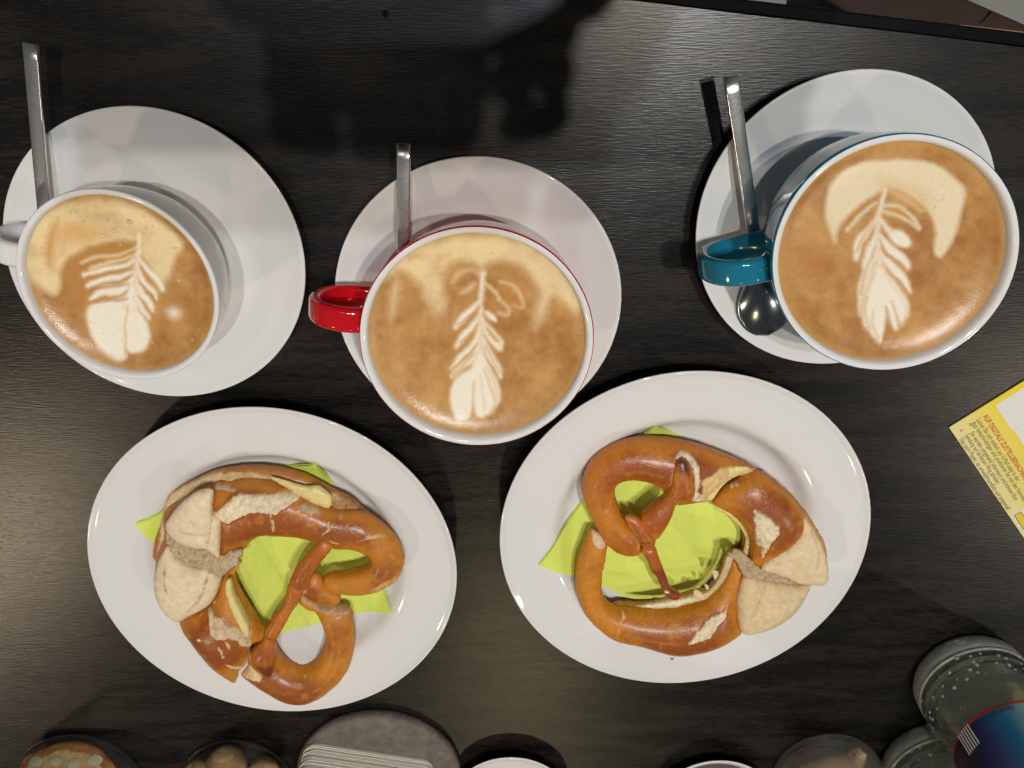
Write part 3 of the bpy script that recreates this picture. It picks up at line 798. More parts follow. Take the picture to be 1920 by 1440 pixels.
# ---- napkins (folded green paper lying in the plates)
PLATE_R = [0.0, 0.060, 0.067, 0.0715, 0.0750, 0.0780, 0.0805, 0.0835, 0.088, 0.100, 0.1100, 0.1150]
PLATE_Z = [0.0065, 0.0065, 0.0068, 0.0078, 0.0100, 0.0138, 0.0166, 0.0181, 0.0189, 0.0204, 0.0218, 0.0236]
def napkin(pts, label, curl=()):
    w = WP(pts, 0.0082)
    for _ in range(5):      # corners that climb the rim are taken at the rim's own height
        zc_ = np.interp(np.hypot(w[:, 0] - curl[0], w[:, 1] - curl[1]), PLATE_R, PLATE_Z) + 0.001
        w = np.array([[float(v) for v in W(p_[0], p_[1], z_)] for p_, z_ in zip(pts, zc_)])
    c0 = w.mean(0)
    n = 90; u = np.linspace(0, 1, n)
    U, V_ = np.meshgrid(u, u, indexing='ij')
    P00, P10, P11, P01 = w
    XY = (P00[None, None] * ((1 - U) * (1 - V_))[..., None] + P10[None, None] * (U * (1 - V_))[..., None] + P11[None, None] * (U * V_)[..., None] + P01[None, None] * ((1 - U) * V_)[..., None])
    X, Y = XY[..., 0], XY[..., 1]
    t = thing('paper_napkin', label, 'napkin', (c0[0], c0[1], 0.0072), 0, 'green paper napkins under the pretzels')
    for lay in (0, 1):
        cxp, cyp = curl
        rad = np.hypot(X - cxp, Y - cyp)
        soft_z = sum(np.interp(rad + q_, PLATE_R, PLATE_Z) for q_ in (-0.003, 0, 0.003, 0.006)) / 4
        zz = np.maximum(soft_z, np.interp(rad, PLATE_R, PLATE_Z)) - 0.0072 + 0.0009 + lay * 0.0007 + 0.00030 * fbm(X, Y, 0.02, 5 + lay, 2) + 0.0005 * np.exp(-((U - 0.5) / 0.012) ** 2) * lay
        k = 1 - 0.012 * lay
        V3 = np.stack([((X - c0[0]) * k).ravel(), ((Y - c0[1]) * k).ravel(), zz.ravel()], 1)
        idx = np.arange(n * n).reshape(n, n)
        f = np.stack([idx[:-1, :-1].ravel(), idx[1:, :-1].ravel(), idx[1:, 1:].ravel(), idx[:-1, 1:].ravel()], 1).tolist()
        mk('paper_layer', V3, f, M['napkin'], t)
    return t
napkin([(252, 981), (592, 868), (734, 1151), (425, 1232)], 'green folded napkin under the left pretzel', (-0.1509, -0.3275))
napkin([(1009, 1059), (1226, 797), (1462, 930), (1262, 1168)], 'green folded napkin under the right pretzel', (0.1061, -0.3056))

# ---- left pretzel
TA = (230, 850, 3.0)
pz1 = thing('pretzel', 'cut and buttered pretzel on the left plate, pale split belly at its left', 'pretzel', (-0.15, -0.33, 0.0085), 0, 'buttered pretzels')
dough('lower_half', [(172, 560), (188, 470), (215, 400), (240, 300), (262, 235), (330, 185), (420, 140), (520, 98), (620, 80), (720, 74), (850, 80), (1000, 112), (1100, 160), (1200, 215), (1290, 255), (1360, 320), (1470, 400), (1450, 470), (1200, 420), (1000, 330), (800, 280), (600, 290), (450, 400), (360, 560), (300, 640), (190, 600)], TA, 0.0175, pz1,
      bread([('p', [(230, 270), (262, 232), (330, 190), (420, 148), (500, 112), (620, 102), (760, 108), (900, 140), (1050, 180), (1150, 215), (1260, 250), (1370, 320), (1480, 420), (1200, 450), (700, 350), (300, 500), (200, 560)], lin(222, 194, 146), 8, 0.0, 0.0006),
             ('p', [(1170, 250), (1260, 240), (1370, 330), (1250, 345), (1180, 310)], lin(186, 140, 92), 10, 0.0008, 0.0014),
             ('p', [(560, 110), (700, 112), (850, 130), (840, 160), (640, 150), (560, 150)], lin(206, 178, 128), 14, 0.0, 0.001)], 3, side=lin(186, 120, 50), top=lin(176, 104, 40)), kt=0.62, kb=0.7, cap=0.010, seed=3)
dough('butter', [(830, 132), (900, 148), (1000, 180), (1050, 188), (1100, 185), (1130, 205), (1178, 250), (1165, 305), (1130, 300), (1060, 275), (980, 225), (880, 170)], TA, 0.0270, pz1, bread(plain=C_BUT, seed=8), mat_=M['butter'], kt=0.5, kb=0.8, step=0.0007, rough=0.0006, seed=8)
dough('belly_crust', [(238, 325), (330, 255), (450, 190), (540, 158), (620, 190), (620, 560), (500, 640), (400, 660), (300, 620), (200, 700), (185, 640), (215, 520), (245, 450)], TA, 0.0225, pz1, bread(seed=4, side=lin(184, 116, 52)), kt=0.72, kb=0.8, cap=0.018, seed=4)
crack = lin(232, 206, 160)
dough('upper_half', [(528, 165), (600, 170), (700, 148), (850, 168), (950, 200), (1020, 240), (1100, 280), (1200, 322), (1290, 330), (1370, 345), (1450, 395), (1520, 455), (1565, 520), (1586, 590), (1570, 660), (1530, 710), (1450, 755), (1360, 780), (1260, 778), (1180, 768), (1138, 735), (1132, 695), (1160, 676), (1260, 664), (1350, 640), (1402, 605), (1388, 560), (1330, 528), (1270, 516), (1200, 522), (1140, 492), (1000, 452), (880, 440), (795, 437), (730, 480), (680, 535), (600, 578), (545, 590), (530, 450), (512, 330), (512, 210)], TA, 0.0262, pz1,
      bread([('p', [(520, 325), (600, 262), (660, 215), (720, 225), (800, 222), (900, 215), (970, 195), (1005, 240), (930, 285), (870, 330), (800, 320), (730, 318), (670, 345), (610, 375), (570, 380)], C_TORN, 6, 0.0012, 0.0010),
             ('p', [(540, 165), (570, 175), (635, 200), (590, 200), (520, 195)], lin(214, 188, 156), 6, 0.0006, 0.0006),
             ('p', [(975, 285), (1030, 285), (1100, 310), (1125, 335), (1060, 330), (990, 305)], lin(206, 180, 148), 8, 0.0007, 0.0010),
             ('s', [(838, 330, 3), (850, 380, 6), (855, 425, 3)], crack, 4, 0.0004, 0),
             ('s', [(1160, 380, 3), (1165, 420, 6), (1130, 445, 3)], crack, 4, 0.0004, 0),
             ('s', [(1225, 335, 5), (1230, 365, 5)], lin(210, 170, 120), 6, 0.0004, 0),
             ('s', [(1310, 492, 2), (1390, 465, 5), (1450, 455, 9), (1490, 462, 3)], lin(220, 186, 140), 4, 0.0004, 0),
             ('s', [(1165, 482, 2), (1200, 495, 5), (1230, 500, 2)], lin(226, 170, 110), 4, 0.0003, 0),
             ('p', [(1400, 760), (1440, 735), (1530, 690), (1580, 650), (1580, 700), (1480, 775), (1400, 790)], lin(214, 160, 96), 8, 0.0004, 0.0010)], 5), kt=0.95, kb=0.85, cap=0.020, seed=5)
dough('torn_crumb', [(246, 440), (300, 475), (400, 522), (470, 536), (540, 584), (600, 555), (650, 535), (675, 545), (672, 575), (645, 592), (672, 612), (640, 630), (600, 655), (560, 695), (510, 680), (470, 650), (400, 640), (320, 600), (262, 520)], TA, 0.0370, pz1,
      bread([('p', [(200, 400), (700, 400), (700, 720), (200, 720)], C_GREY, 4, 0.0004, 0.0012)], plain=C_GREY, seed=9), kt=0.35, kb=1.2, rough=0.0016, sm=2, step=0.0007, seed=9)
seam = lin(176, 132, 80)
dough('belly_flap', [(244, 408), (262, 360), (320, 285), (400, 222), (450, 203), (500, 200), (514, 222), (508, 300), (512, 335), (550, 368), (553, 450), (548, 540), (538, 588), (480, 535), (470, 522), (400, 526), (330, 500), (270, 455)], TA, 0.0380, pz1,
      bread([('s', [(505, 230, 2), (503, 350, 3), (495, 440, 4), (475, 520, 3)], seam, 7, -0.0010, 0.0004),
             ('s', [(320, 435, 2), (370, 450, 4), (440, 455, 4), (480, 450, 2)], lin(196, 150, 98), 10, -0.0004, 0.0006),
             ('s', [(360, 385, 2), (385, 378, 4), (410, 395, 4), (400, 410, 2)], lin(206, 164, 112), 14, -0.0003, 0.0003),
             ('s', [(395, 225, 3), (430, 218, 4), (480, 215, 3)], lin(206, 184, 150), 9, -0.0004, 0.0003)], 10, plain=C_PALE), kt=0.62, kb=0.7, lump=0.0007, seed=10, cap=0.016)
dough('belly_flap', [(262, 520), (330, 588), (420, 628), (500, 636), (552, 690), (556, 712), (530, 790), (485, 848), (400, 892), (325, 940), (280, 925), (235, 880), (205, 830), (190, 770), (184, 690), (200, 610), (235, 540)], TA, 0.0315, pz1,
      bread([('s', [(245, 590, 2), (238, 660, 5), (236, 740, 4), (255, 800, 2)], seam, 9, -0.0009, 0.0004),
             ('s', [(500, 645, 3), (475, 700, 6), (458, 770, 6), (425, 830, 5), (370, 885, 3)], seam, 8, -0.0014, 0.0004)], 12, plain=C_PALE), kt=0.72, kb=0.85, lump=0.0008, seed=12, cap=0.020)
dough('lower_arm', [(322, 940), (400, 885), (480, 845), (540, 770), (556, 700), (600, 650), (655, 612), (640, 660), (632, 700), (660, 770), (700, 850), (770, 960), (830, 1015), (820, 1045), (760, 1040), (725, 1070), (715, 1120), (705, 1165), (680, 1190), (650, 1225), (634, 1290), (560, 1230), (480, 1145), (400, 1040)], TA, 0.0225, pz1,
      bread([('p', [(490, 848), (510, 870), (520, 900), (570, 915), (590, 945), (650, 960), (700, 1000), (712, 1040), (705, 1070), (670, 1065), (650, 1035), (600, 1025), (540, 1030), (500, 1000), (492, 930)], lin(216, 188, 152), 6, 0.0010, 0.0009),
             ('s', [(545, 1072, 3), (565, 1100, 6), (575, 1130, 4)], crack, 4, 0.0003, 0), ('s', [(590, 1045, 4), (610, 1078, 4)], crack, 4, 0.0003, 0),
             ('s', [(585, 1170, 2), (620, 1190, 6), (660, 1195, 7), (700, 1185, 4)], crack, 5, 0.0004, 0.0004),
             ('s', [(718, 950, 4), (722, 1030, 7), (714, 1120, 7), (690, 1180, 6), (640, 1280, 6)], lin(224, 194, 150), 5, 0.0002, 0.0004),
             ('s', [(380, 908, 5), (384, 906, 5)], C_PALE, 3, 0.0006, 0), ('s', [(448, 898, 5), (452, 896, 5)], C_PALE, 3, 0.0006, 0), ('s', [(434, 1032, 6), (438, 1034, 6)], C_PALE, 3, 0.0006, 0), ('s', [(518, 828, 4), (520, 832, 4)], C_PALE, 3, 0.0006, 0)], 14), kt=0.95, kb=0.85, seed=14, sm=2)
dough('butter', [(585, 715), (600, 705), (612, 730), (622, 790), (655, 860), (690, 930), (712, 985), (708, 1035), (695, 1030), (660, 975), (620, 900), (592, 820), (578, 760)], TA, 0.0330, pz1, bread([('p', [(580, 705), (625, 705), (640, 800), (610, 860), (580, 800)], lin(236, 214, 168), 40, 0, 0.0003)], plain=C_BUT, seed=15), mat_=M['butter'], kt=0.7, kb=2.5, step=0.0006, rough=0.0005, seed=15)
dough('loop', [(668, 1236), (705, 1190), (716, 1120), (740, 1080), (790, 1040), (855, 1062), (870, 1115), (905, 1162), (960, 1192), (1020, 1198), (1080, 1170), (1120, 1110), (1142, 1040), (1132, 960), (1085, 882), (1040, 870), (1000, 840), (962, 792), (985, 768), (1040, 800), (1100, 845), (1180, 852), (1255, 858), (1282, 880), (1298, 950), (1306, 1020), (1300, 1110), (1272, 1200), (1210, 1285), (1130, 1348), (1040, 1386), (950, 1380), (870, 1348), (790, 1300), (730, 1268)], TA, 0.0190, pz1,
      bread([('p', [(975, 772), (1040, 805), (1110, 845), (1190, 838), (1262, 855), (1282, 902), (1180, 908), (1100, 880), (1060, 860), (1010, 830)], lin(206, 164, 122), 6, 0.0006, 0.0010),
             ('p', [(660, 1225), (705, 1185), (735, 1190), (790, 1245), (775, 1275), (720, 1262)], lin(236, 208, 160), 6, 0.0006, 0.0006),
             ('s', [(780, 1045, 5), (745, 1090, 8), (715, 1150, 8)], lin(206, 170, 126), 6, 0.0003, 0.0006),
             ('s', [(945, 1210, 8), (970, 1218, 5)], lin(214, 164, 96), 8, 0, 0), ('s', [(1028, 1220, 2), (1032, 1248, 2)], crack, 4, 0, 0)], 16), kt=0.98, kb=0.95, seed=16)
dough('knot', [(1045, 690), (1080, 668), (1115, 690), (1140, 735), (1185, 770), (1218, 800), (1222, 835), (1180, 850), (1120, 842), (1060, 820), (1010, 785), (985, 740), (1005, 700)], TA, 0.0290, pz1, bread([('s', [(1022, 742, 2), (1025, 770, 6), (1020, 790, 2)], lin(228, 180, 110), 8, 0, 0)], 18), kt=0.85, kb=1.3, seed=18)
dough('arm', [(1122, 478), (1160, 492), (1185, 510), (1172, 540), (1130, 590), (1085, 650), (1062, 690), (1045, 740), (1015, 772), (970, 760), (944, 722), (950, 690), (985, 625), (1040, 560), (1100, 505)], TA, 0.0345, pz1, bread(seed=19, side=lin(200, 114, 32), top=lin(162, 80, 28)), kt=0.95, kb=1.3, step=0.0008, seed=19)
dough('arm', [(935, 735), (1000, 735), (1010, 790), (996, 830), (955, 885), (915, 960), (872, 1035), (858, 1080), (856, 1150), (850, 1215), (828, 1256), (800, 1245), (765, 1215), (730, 1195), (722, 1150), (738, 1100), (790, 1050), (806, 985), (850, 918), (900, 855), (918, 800)], TA, 0.0310, pz1,
      bread([('p', [(765, 1200), (800, 1200), (850, 1190), (845, 1240), (825, 1262), (780, 1235)], lin(120, 54, 28), 22, 0, 0), ('s', [(805, 1035, 2), (830, 1045, 3), (858, 1048, 2)], lin(120, 60, 28), 6, -0.0003, 0)], 20, side=lin(202, 116, 32), top=lin(166, 84, 28)), kt=0.9, kb=1.4, step=0.0008, seed=20)

# ---- right pretzel
TB = (990, 780, 3.2)
pz2 = thing('pretzel', 'cut and buttered pretzel on the right plate, pale split belly at its right', 'pretzel', (0.11, -0.305, 0.0085), 0, 'buttered pretzels')
dough('lower_half', [(1050, 470), (1100, 512), (1180, 560), (1250, 625), (1290, 700), (1288, 820), (1230, 812), (1195, 850), (1150, 950), (1085, 1040), (1000, 1080), (850, 1118), (650, 1125), (520, 1120), (500, 1200), (700, 1260), (1000, 1290), (1300, 1200), (1500, 1150), (1700, 980), (1785, 850), (1770, 740), (1720, 650), (1640, 540), (1500, 400), (1390, 330), (1250, 380), (1150, 420)], TB, 0.0160, pz2,
      bread([('p', [(1080, 500), (1180, 545), (1260, 610), (1310, 680), (1340, 800), (1280, 850), (1200, 950), (1100, 1060), (980, 1110), (700, 1150), (600, 1200), (900, 1250), (1300, 1100), (1500, 700), (1200, 450)], lin(226, 196, 142), 6, 0, 0.0006)], 30, side=lin(186, 120, 50), top=lin(206, 166, 110)), kt=0.7, kb=0.75, cap=0.011, seed=30)
dough('loop', [(1390, 332), (1290, 272), (1180, 230), (1050, 185), (900, 150), (780, 136), (650, 136), (530, 165), (430, 220), (362, 290), (332, 370), (326, 450), (345, 530), (380, 600), (420, 680), (470, 760), (530, 808), (610, 828), (670, 815), (700, 780), (690, 720), (650, 660), (610, 630), (575, 600), (545, 540), (524, 480), (522, 420), (548, 382), (605, 365), (690, 372), (770, 400), (835, 445), (880, 520), (985, 502), (1045, 498), (1075, 470), (1130, 400), (1240, 350)], TB, 0.0215, pz2,
      bread([('p', [(875, 230), (905, 200), (945, 205), (990, 240), (1025, 300), (1028, 370), (1010, 440), (1100, 500), (980, 505), (1000, 400), (985, 300), (930, 235), (885, 250)], C_TORN, 6, 0.0008, 0.0009),
             ('p', [(1040, 370), (1100, 345), (1150, 300), (1250, 300), (1400, 325), (1300, 400), (1100, 530), (1040, 500)], lin(224, 190, 130), 7, 0.0004, 0.0008),
             ('s', [(862, 330, 3), (852, 400, 6), (840, 450, 5)], lin(222, 150, 80), 10, 0, 0.0003),
             ('s', [(600, 640, 3), (650, 715, 9), (665, 790, 6)], lin(226, 160, 90), 10, 0, 0),
             ('s', [(470, 563, 4), (472, 566, 4)], C_PALE, 3, 0.0005, 0)], 31, side=lin(206, 124, 32), top=lin(154, 76, 26)), kt=0.98, kb=0.95, seed=31)
dough('upper_half', [(1388, 334), (1450, 370), (1530, 430), (1600, 492), (1642, 560), (1656, 622), (1640, 690), (1590, 752), (1500, 815), (1430, 862), (1388, 918), (1345, 880), (1330, 840), (1340, 760), (1312, 680), (1270, 620), (1200, 562), (1105, 518), (1135, 470), (1190, 415), (1260, 380), (1310, 350)], TB, 0.0265, pz2,
      bread([('p', [(1342, 540), (1440, 600), (1498, 648), (1498, 690), (1455, 752), (1430, 790), (1402, 845), (1395, 810), (1405, 775), (1365, 752), (1355, 650)], C_TORN, 5, 0.0010, 0.0009),
             ('p', [(1200, 415), (1260, 385), (1262, 410), (1210, 430)], C_TORN, 6, 0.0004, 0.0005)], 32, side=lin(206, 128, 34), top=lin(152, 76, 26)), kt=0.95, kb=0.9, cap=0.020, seed=32)
dough('butter', [(1055, 400), (1095, 360), (1150, 318), (1250, 306), (1330, 312), (1270, 345), (1200, 390), (1150, 440), (1108, 500), (1075, 500)], TB, 0.0290, pz2, bread([('p', [(1150, 420), (1250, 340), (1300, 330), (1180, 440), (1110, 500), (1100, 470)], lin(190, 160, 70), 20, -0.001, 0)], plain=lin(232, 212, 130), seed=33), mat_=M['butter'], kt=0.35, kb=1.5, step=0.0007, rough=0.0005, seed=33)
dough('butter', [(1105, 520), (1160, 532), (1230, 580), (1290, 640), (1325, 700), (1335, 760), (1325, 845), (1290, 828), (1305, 740), (1270, 665), (1190, 590), (1130, 560)], TB, 0.0220, pz2, bread(plain=lin(234, 216, 150), seed=34), mat_=M['butter'], kt=0.6, kb=1.0, step=0.0007, rough=0.0008, seed=34)
dough('lower_arm', [(388, 676), (430, 700), (465, 745), (474, 780), (462, 860), (444, 940), (440, 1020), (458, 1090), (505, 1140), (600, 1156), (700, 1158), (800, 1155), (950, 1130), (1060, 1085), (1130, 1030), (1190, 940), (1222, 850), (1245, 850), (1290, 910), (1302, 955), (1275, 1010), (1255, 1090), (1256, 1190), (1282, 1290), (1230, 1312), (1130, 1362), (1000, 1396), (880, 1408), (790, 1390), (650, 1350), (520, 1330), (420, 1262), (340, 1180), (298, 1080), (282, 980), (296, 860), (330, 775), (365, 690)], TB, 0.0220, pz2,
      bread([('p', [(382, 672), (430, 700), (470, 745), (468, 785), (420, 795), (388, 750)], lin(226, 200, 164), 8, 0.0003, 0.0003),
             ('p', [(958, 1355), (992, 1290), (1060, 1225), (1110, 1185), (1160, 1165), (1195, 1120), (1180, 1190), (1120, 1262), (1085, 1308), (1010, 1330)], C_TORN, 6, 0.0010, 0.0010),
             ('s', [(1190, 1150, 2), (1215, 1090, 3)], lin(200, 130, 70), 5, 0, 0),
             ('s', [(565, 1165, 3), (572, 1205, 4), (548, 1240, 3)], crack, 4, -0.0004, 0), ('s', [(745, 1165, 3), (748, 1195, 5), (735, 1210, 2)], lin(214, 160, 110), 4, -0.0003, 0),
             ('s', [(535, 1240, 2), (540, 1290, 4), (528, 1330, 4)], lin(214, 150, 84), 8, 0.0002, 0.0002), ('s', [(855, 1238, 3), (895, 1238, 4)], lin(206, 140, 80), 5, 0.0002, 0)], 35), kt=0.95, kb=0.9, seed=35)
dough('cut_face', [(640, 1138), (760, 1128), (900, 1100), (1000, 1072), (1070, 1058), (1120, 1010), (1165, 930), (1190, 850), (1230, 828), (1232, 850), (1205, 930), (1160, 1010), (1095, 1075), (1060, 1100), (980, 1120), (850, 1150), (720, 1150)], TB, 0.0290, pz2,
      bread([('p', [(700, 1130), (900, 1095), (1000, 1100), (900, 1135), (720, 1148)], lin(244, 234, 196), 10, 0, 0)], plain=lin(220, 192, 146), seed=36), kt=0.5, kb=3.0, step=0.0006, rough=0.0009, seed=36)
for q, pp in enumerate(([(1098, 922), (1130, 925), (1145, 945), (1120, 985), (1108, 950)], [(1060, 1005), (1085, 1020), (1078, 1045), (1062, 1030)], [(1000, 1038), (1040, 1055), (1060, 1090), (1010, 1085), (990, 1070)])):
    dough('crumb_flake', pp, TB, 0.0300, pz2, bread(plain=lin(236, 214, 170), seed=37 + q), kt=0.5, kb=0.8, step=0.0006, rough=0.0004, sm=2, seed=37 + q)
dough('torn_crumb', [(1188, 835), (1230, 806), (1282, 812), (1335, 862), (1400, 915), (1480, 940), (1560, 970), (1640, 1008), (1500, 1000), (1400, 985), (1300, 965), (1265, 905), (1235, 855)], TB, 0.0310, pz2, bread([('p', [(1100, 700), (1800, 700), (1800, 1100), (1100, 1100)], lin(194, 170, 134), 4, 0.0004, 0.0012)], plain=lin(194, 170, 134), seed=40), kt=0.3, kb=1.4, step=0.0007, rough=0.0014, sm=2, seed=40)
dough('belly_flap', [(1655, 612), (1700, 662), (1748, 740), (1785, 830), (1797, 900), (1786, 1001), (1700, 1004), (1620, 998), (1530, 958), (1460, 936), (1396, 920), (1430, 868), (1500, 812), (1590, 752), (1640, 690)], TB, 0.0330, pz2,
      bread([('s', [(1690, 680, 3), (1730, 760, 5), (1745, 840, 5), (1735, 920, 3)], lin(184, 156, 116), 9, -0.0009, 0.0004),
             ('s', [(1480, 890, 8), (1510, 880, 8)], lin(206, 176, 134), 18, 0, 0.0003), ('s', [(1570, 860, 5), (1620, 890, 5)], lin(212, 182, 140), 16, 0, 0.0003), ('s', [(1600, 770, 4), (1640, 800, 3)], lin(214, 190, 150), 14, 0, 0.0003)], 41, plain=lin(232, 208, 168)), kt=0.55, kb=0.7, lump=0.0008, cap=0.014, seed=41)
dough('belly_flap', [(1296, 960), (1400, 968), (1500, 988), (1600, 1006), (1686, 1006), (1670, 1062), (1620, 1140), (1560, 1200), (1480, 1250), (1390, 1282), (1300, 1302), (1264, 1262), (1250, 1180), (1250, 1080), (1270, 1010)], TB, 0.0290, pz2,
      bread([('s', [(1430, 1000, 4), (1405, 1060, 7), (1380, 1120, 7), (1355, 1180, 4)], lin(206, 172, 124), 14, -0.0009, 0.0006),
             ('s', [(1290, 1270, 4), (1350, 1230, 5), (1420, 1205, 5), (1400, 1240, 4)], lin(222, 190, 140), 8, 0.0008, 0.0004),
             ('s', [(1455, 1260, 3), (1560, 1195, 5), (1650, 1090, 4)], lin(214, 176, 120), 12, 0, 0)], 42, plain=lin(234, 208, 162)), kt=0.72, kb=0.9, lump=0.0009, cap=0.018, seed=42)
dough('arm', [(672, 612), (720, 562), (790, 505), (838, 455), (856, 400), (866, 330), (884, 272), (915, 250), (952, 262), (975, 305), (982, 360), (1000, 430), (985, 492), (930, 500), (888, 515), (862, 590), (820, 670), (765, 738), (725, 700)], TB, 0.0345, pz2,
      bread([('p', [(885, 262), (915, 248), (955, 262), (972, 310), (965, 350), (930, 345), (900, 320)], lin(84, 36, 26), 45, 0, 0), ('s', [(850, 490, 3), (890, 512, 5), (920, 508, 2)], lin(206, 120, 50), 6, 0, 0)], 43, side=lin(206, 120, 32), top=lin(174, 90, 30)), kt=0.95, kb=1.5, step=0.0008, seed=43)
dough('knot', [(580, 602), (625, 598), (680, 622), (735, 680), (766, 742), (752, 788), (705, 800), (672, 760), (640, 705), (600, 650)], TB, 0.0355, pz2, bread([('s', [(605, 655, 3), (640, 710, 8), (670, 770, 5)], lin(230, 170, 110), 10, 0, 0), ('s', [(660, 760, 2), (720, 762, 3), (765, 742, 2)], lin(130, 70, 34), 5, -0.0003, 0)], 44, side=lin(208, 124, 32), top=lin(176, 92, 30)), kt=0.9, kb=1.4, step=0.0008, seed=44)
dough('arm', [(678, 796), (720, 785), (765, 792), (785, 850), (812, 915), (838, 985), (855, 1035), (900, 1058), (916, 1080), (898, 1100), (848, 1094), (812, 1055), (785, 995), (765, 950), (735, 925), (714, 865), (692, 830)], TB, 0.0320, pz2,
      bread([('p', [(750, 930), (820, 920), (860, 1020), (925, 1060), (920, 1110), (830, 1110), (780, 1000)], lin(140, 60, 26), 45, 0, 0), ('s', [(826, 1053, 8), (838, 1056, 8)], C_PALE, 4, 0.0005, 0)], 45, side=lin(206, 118, 32), top=lin(176, 90, 30)), kt=0.95, kb=1.6, step=0.0007, seed=45)
# crumbs on the right plate
def speck(px, py, z, r, mt, label):
    X, Y = W(px, py, z)
    rs_ = random.Random(int(px * 7 + py)); v = []
    for i in range(4):
        for k in range(7):
            el = -0.3 + i * 0.55; a = k * 2 * math.pi / 7; q = r * (1 + rs_.uniform(-.3, .3))
            v.append((q * math.cos(el) * math.cos(a) * 1.5, q * math.cos(el) * math.sin(a), q * 0.5 * math.sin(el)))
    f = [(i * 7 + k, i * 7 + (k + 1) % 7, i * 7 + 7 + (k + 1) % 7, i * 7 + 7 + k) for i in range(3) for k in range(7)] + [tuple(range(21, 28)), tuple(range(6, -1, -1))]
    o = mk('crumb', v, f, mt); o.location = (float(X), float(Y), z)
    return tag(o, label, 'crumb')
speck(1094, 1196, 0.0200, 0.0007, M['crumb'], 'dark crumb on the lower left rim of the right plate')
speck(1260, 1236, 0.0208, 0.0006, M['crumb'], 'dark crumb on the lower rim of the right plate')

# ------------------------------------------------------------------ yellow card with German text
def card_mat():
    m, nt, b = new_mat('card_print')
    tc = nt.nodes.new('ShaderNodeTexCoord'); sp = nt.nodes.new('ShaderNodeSeparateXYZ')
    nt.links.new(tc.outputs['Object'], sp.inputs[0])
    mr = nt.nodes.new('ShaderNodeMapRange'); mr.inputs[1].default_value = 0.004; mr.inputs[2].default_value = 0.032
    nt.links.new(sp.outputs[1], mr.inputs[0])
    cr = nt.nodes.new('ShaderNodeValToRGB')
    cr.color_ramp.elements[0].color = (0.80, 0.70, 0.30, 1); cr.color_ramp.elements[1].color = (0.84, 0.66, 0.015, 1)
    nt.links.new(mr.outputs[0], cr.inputs[0]); nt.links.new(cr.outputs[0], b.inputs['Base Color'])
    b.inputs['Roughness'].default_value = 0.45
    return m
A_ = np.array([float(v) for v in W(1780, 802, 0.0012)])
B_ = np.array([float(v) for v in W(1914, 1000, 0.0012)])
D_ = np.array([float(v) for v in W(1920, 712, 0.0012)])
ux = (B_ - A_) / np.linalg.norm(B_ - A_)
ang = math.atan2(ux[1], ux[0])
card = thing('notice_card', 'yellow printed card with German text at the right edge', 'card', (A_[0], A_[1], 0.0), ang)
CW, CH = 0.148, 0.105
uy = np.array([-ux[1], ux[0]])
slab('sheet', [(0, 0), (CW, 0), (CW, CH), (0, CH)], 0.0002, 0.0010, card_mat(), card)
M['ink'] = mat('dark_ink', (0.05, 0.045, 0.03), 0.6)
M['redink'] = mat('red_ink', (0.55, 0.03, 0.01), 0.6)
M['white'] = mat('white_print', (0.78, 0.77, 0.70), 0.5)
def loc2(px, py):
    q = np.array([float(v) for v in W(px, py, 0.0012)]) - A_
    return float(q @ ux), float(q @ uy)
def text(s, x, y, size, mt, parent, z=0.00105, name='lettering', bold=0.0, xs=0.86, rot=0.0):
    cu = bpy.data.curves.new(name, 'FONT'); cu.body = s; cu.size = size; cu.offset = bold
    ob = bpy.data.objects.new(name, cu); scn.collection.objects.link(ob)
    dg = bpy.context.evaluated_depsgraph_get()
    me = bpy.data.meshes.new_from_object(ob.evaluated_get(dg))
    bpy.data.objects.remove(ob)
    me.materials.clear(); me.materials.append(mt); me.name = name
    o = link(bpy.data.objects.new(name, me), parent)
    o.location = (x, y, z); o.scale = (xs, 1, 1); o.rotation_euler = (0, 0, rot)
    return o
# the lines run parallel to the long edge
rows = [('AUF DIGITALE ZUSTELLBENACHRICHTIGUNG', (1851, 776), 0.0046, M['redink'], 0.00006),
        ('Lassen Sie sich einfach per E-Mail oder in der', (1838, 783), 0.0042, M['ink'], 0),
        ('App benachrichtigen und profitieren Sie von den Vorteilen', (1829, 789), 0.0042, M['ink'], 0),
        ('Sie werden umgehend informiert und k\u00f6nnen Ihre', (1826, 808), 0.0042, M['ink'], 0),
        ('Sendung auf direktem Weg abholen.', (1816, 813), 0.0042, M['ink'], 0),
        ('Das spart Papier, ist umweltfreundlich und zeitgem\u00e4\u00df', (1806, 820), 0.0042, M['ink'], 0)]
x0, y0 = loc2(1851, 776)
for s_, (qx, qy), sz, mt, bd in rows:
    x, y = loc2(qx, qy)
    text(s_, x, y - sz * 0.65, sz, mt, card, bold=bd, xs=0.78 if mt is M['redink'] else 0.73)
for qx, qy in ((1818, 794), (1801, 805)):
    x, y = loc2(qx, qy)
    v = [(0, 0, 0), (0.0006, 0.0003, 0), (0.0013, -0.0009, 0), (0.0034, 0.0020, 0), (0.0014, -0.0018, 0)]
    o = mk('tick', v, [(0, 4, 2, 1), (2, 4, 3)], M['redink'], card, smooth=False); o.location = (x, y, 0.00105); o.rotation_euler = (0, 0, 0.6)
xa, ya = loc2(1867, 760); xb, yb = loc2(1896, 809)
slab('white_panel', [(xa, ya), (xb, ya), (xb, CH - 0.006), (xa, CH - 0.006)], 0.0010, 0.00106, M['white'], card)
slab('white_panel', [(xb + .0004, ya + 0.0010), (CW - 0.01, ya + 0.0010), (CW - 0.01, CH - 0.006), (xb + .0004, CH - 0.006)], 0.0010, 0.00106, M['white'], card)
xa, ya = loc2(1908, 960)
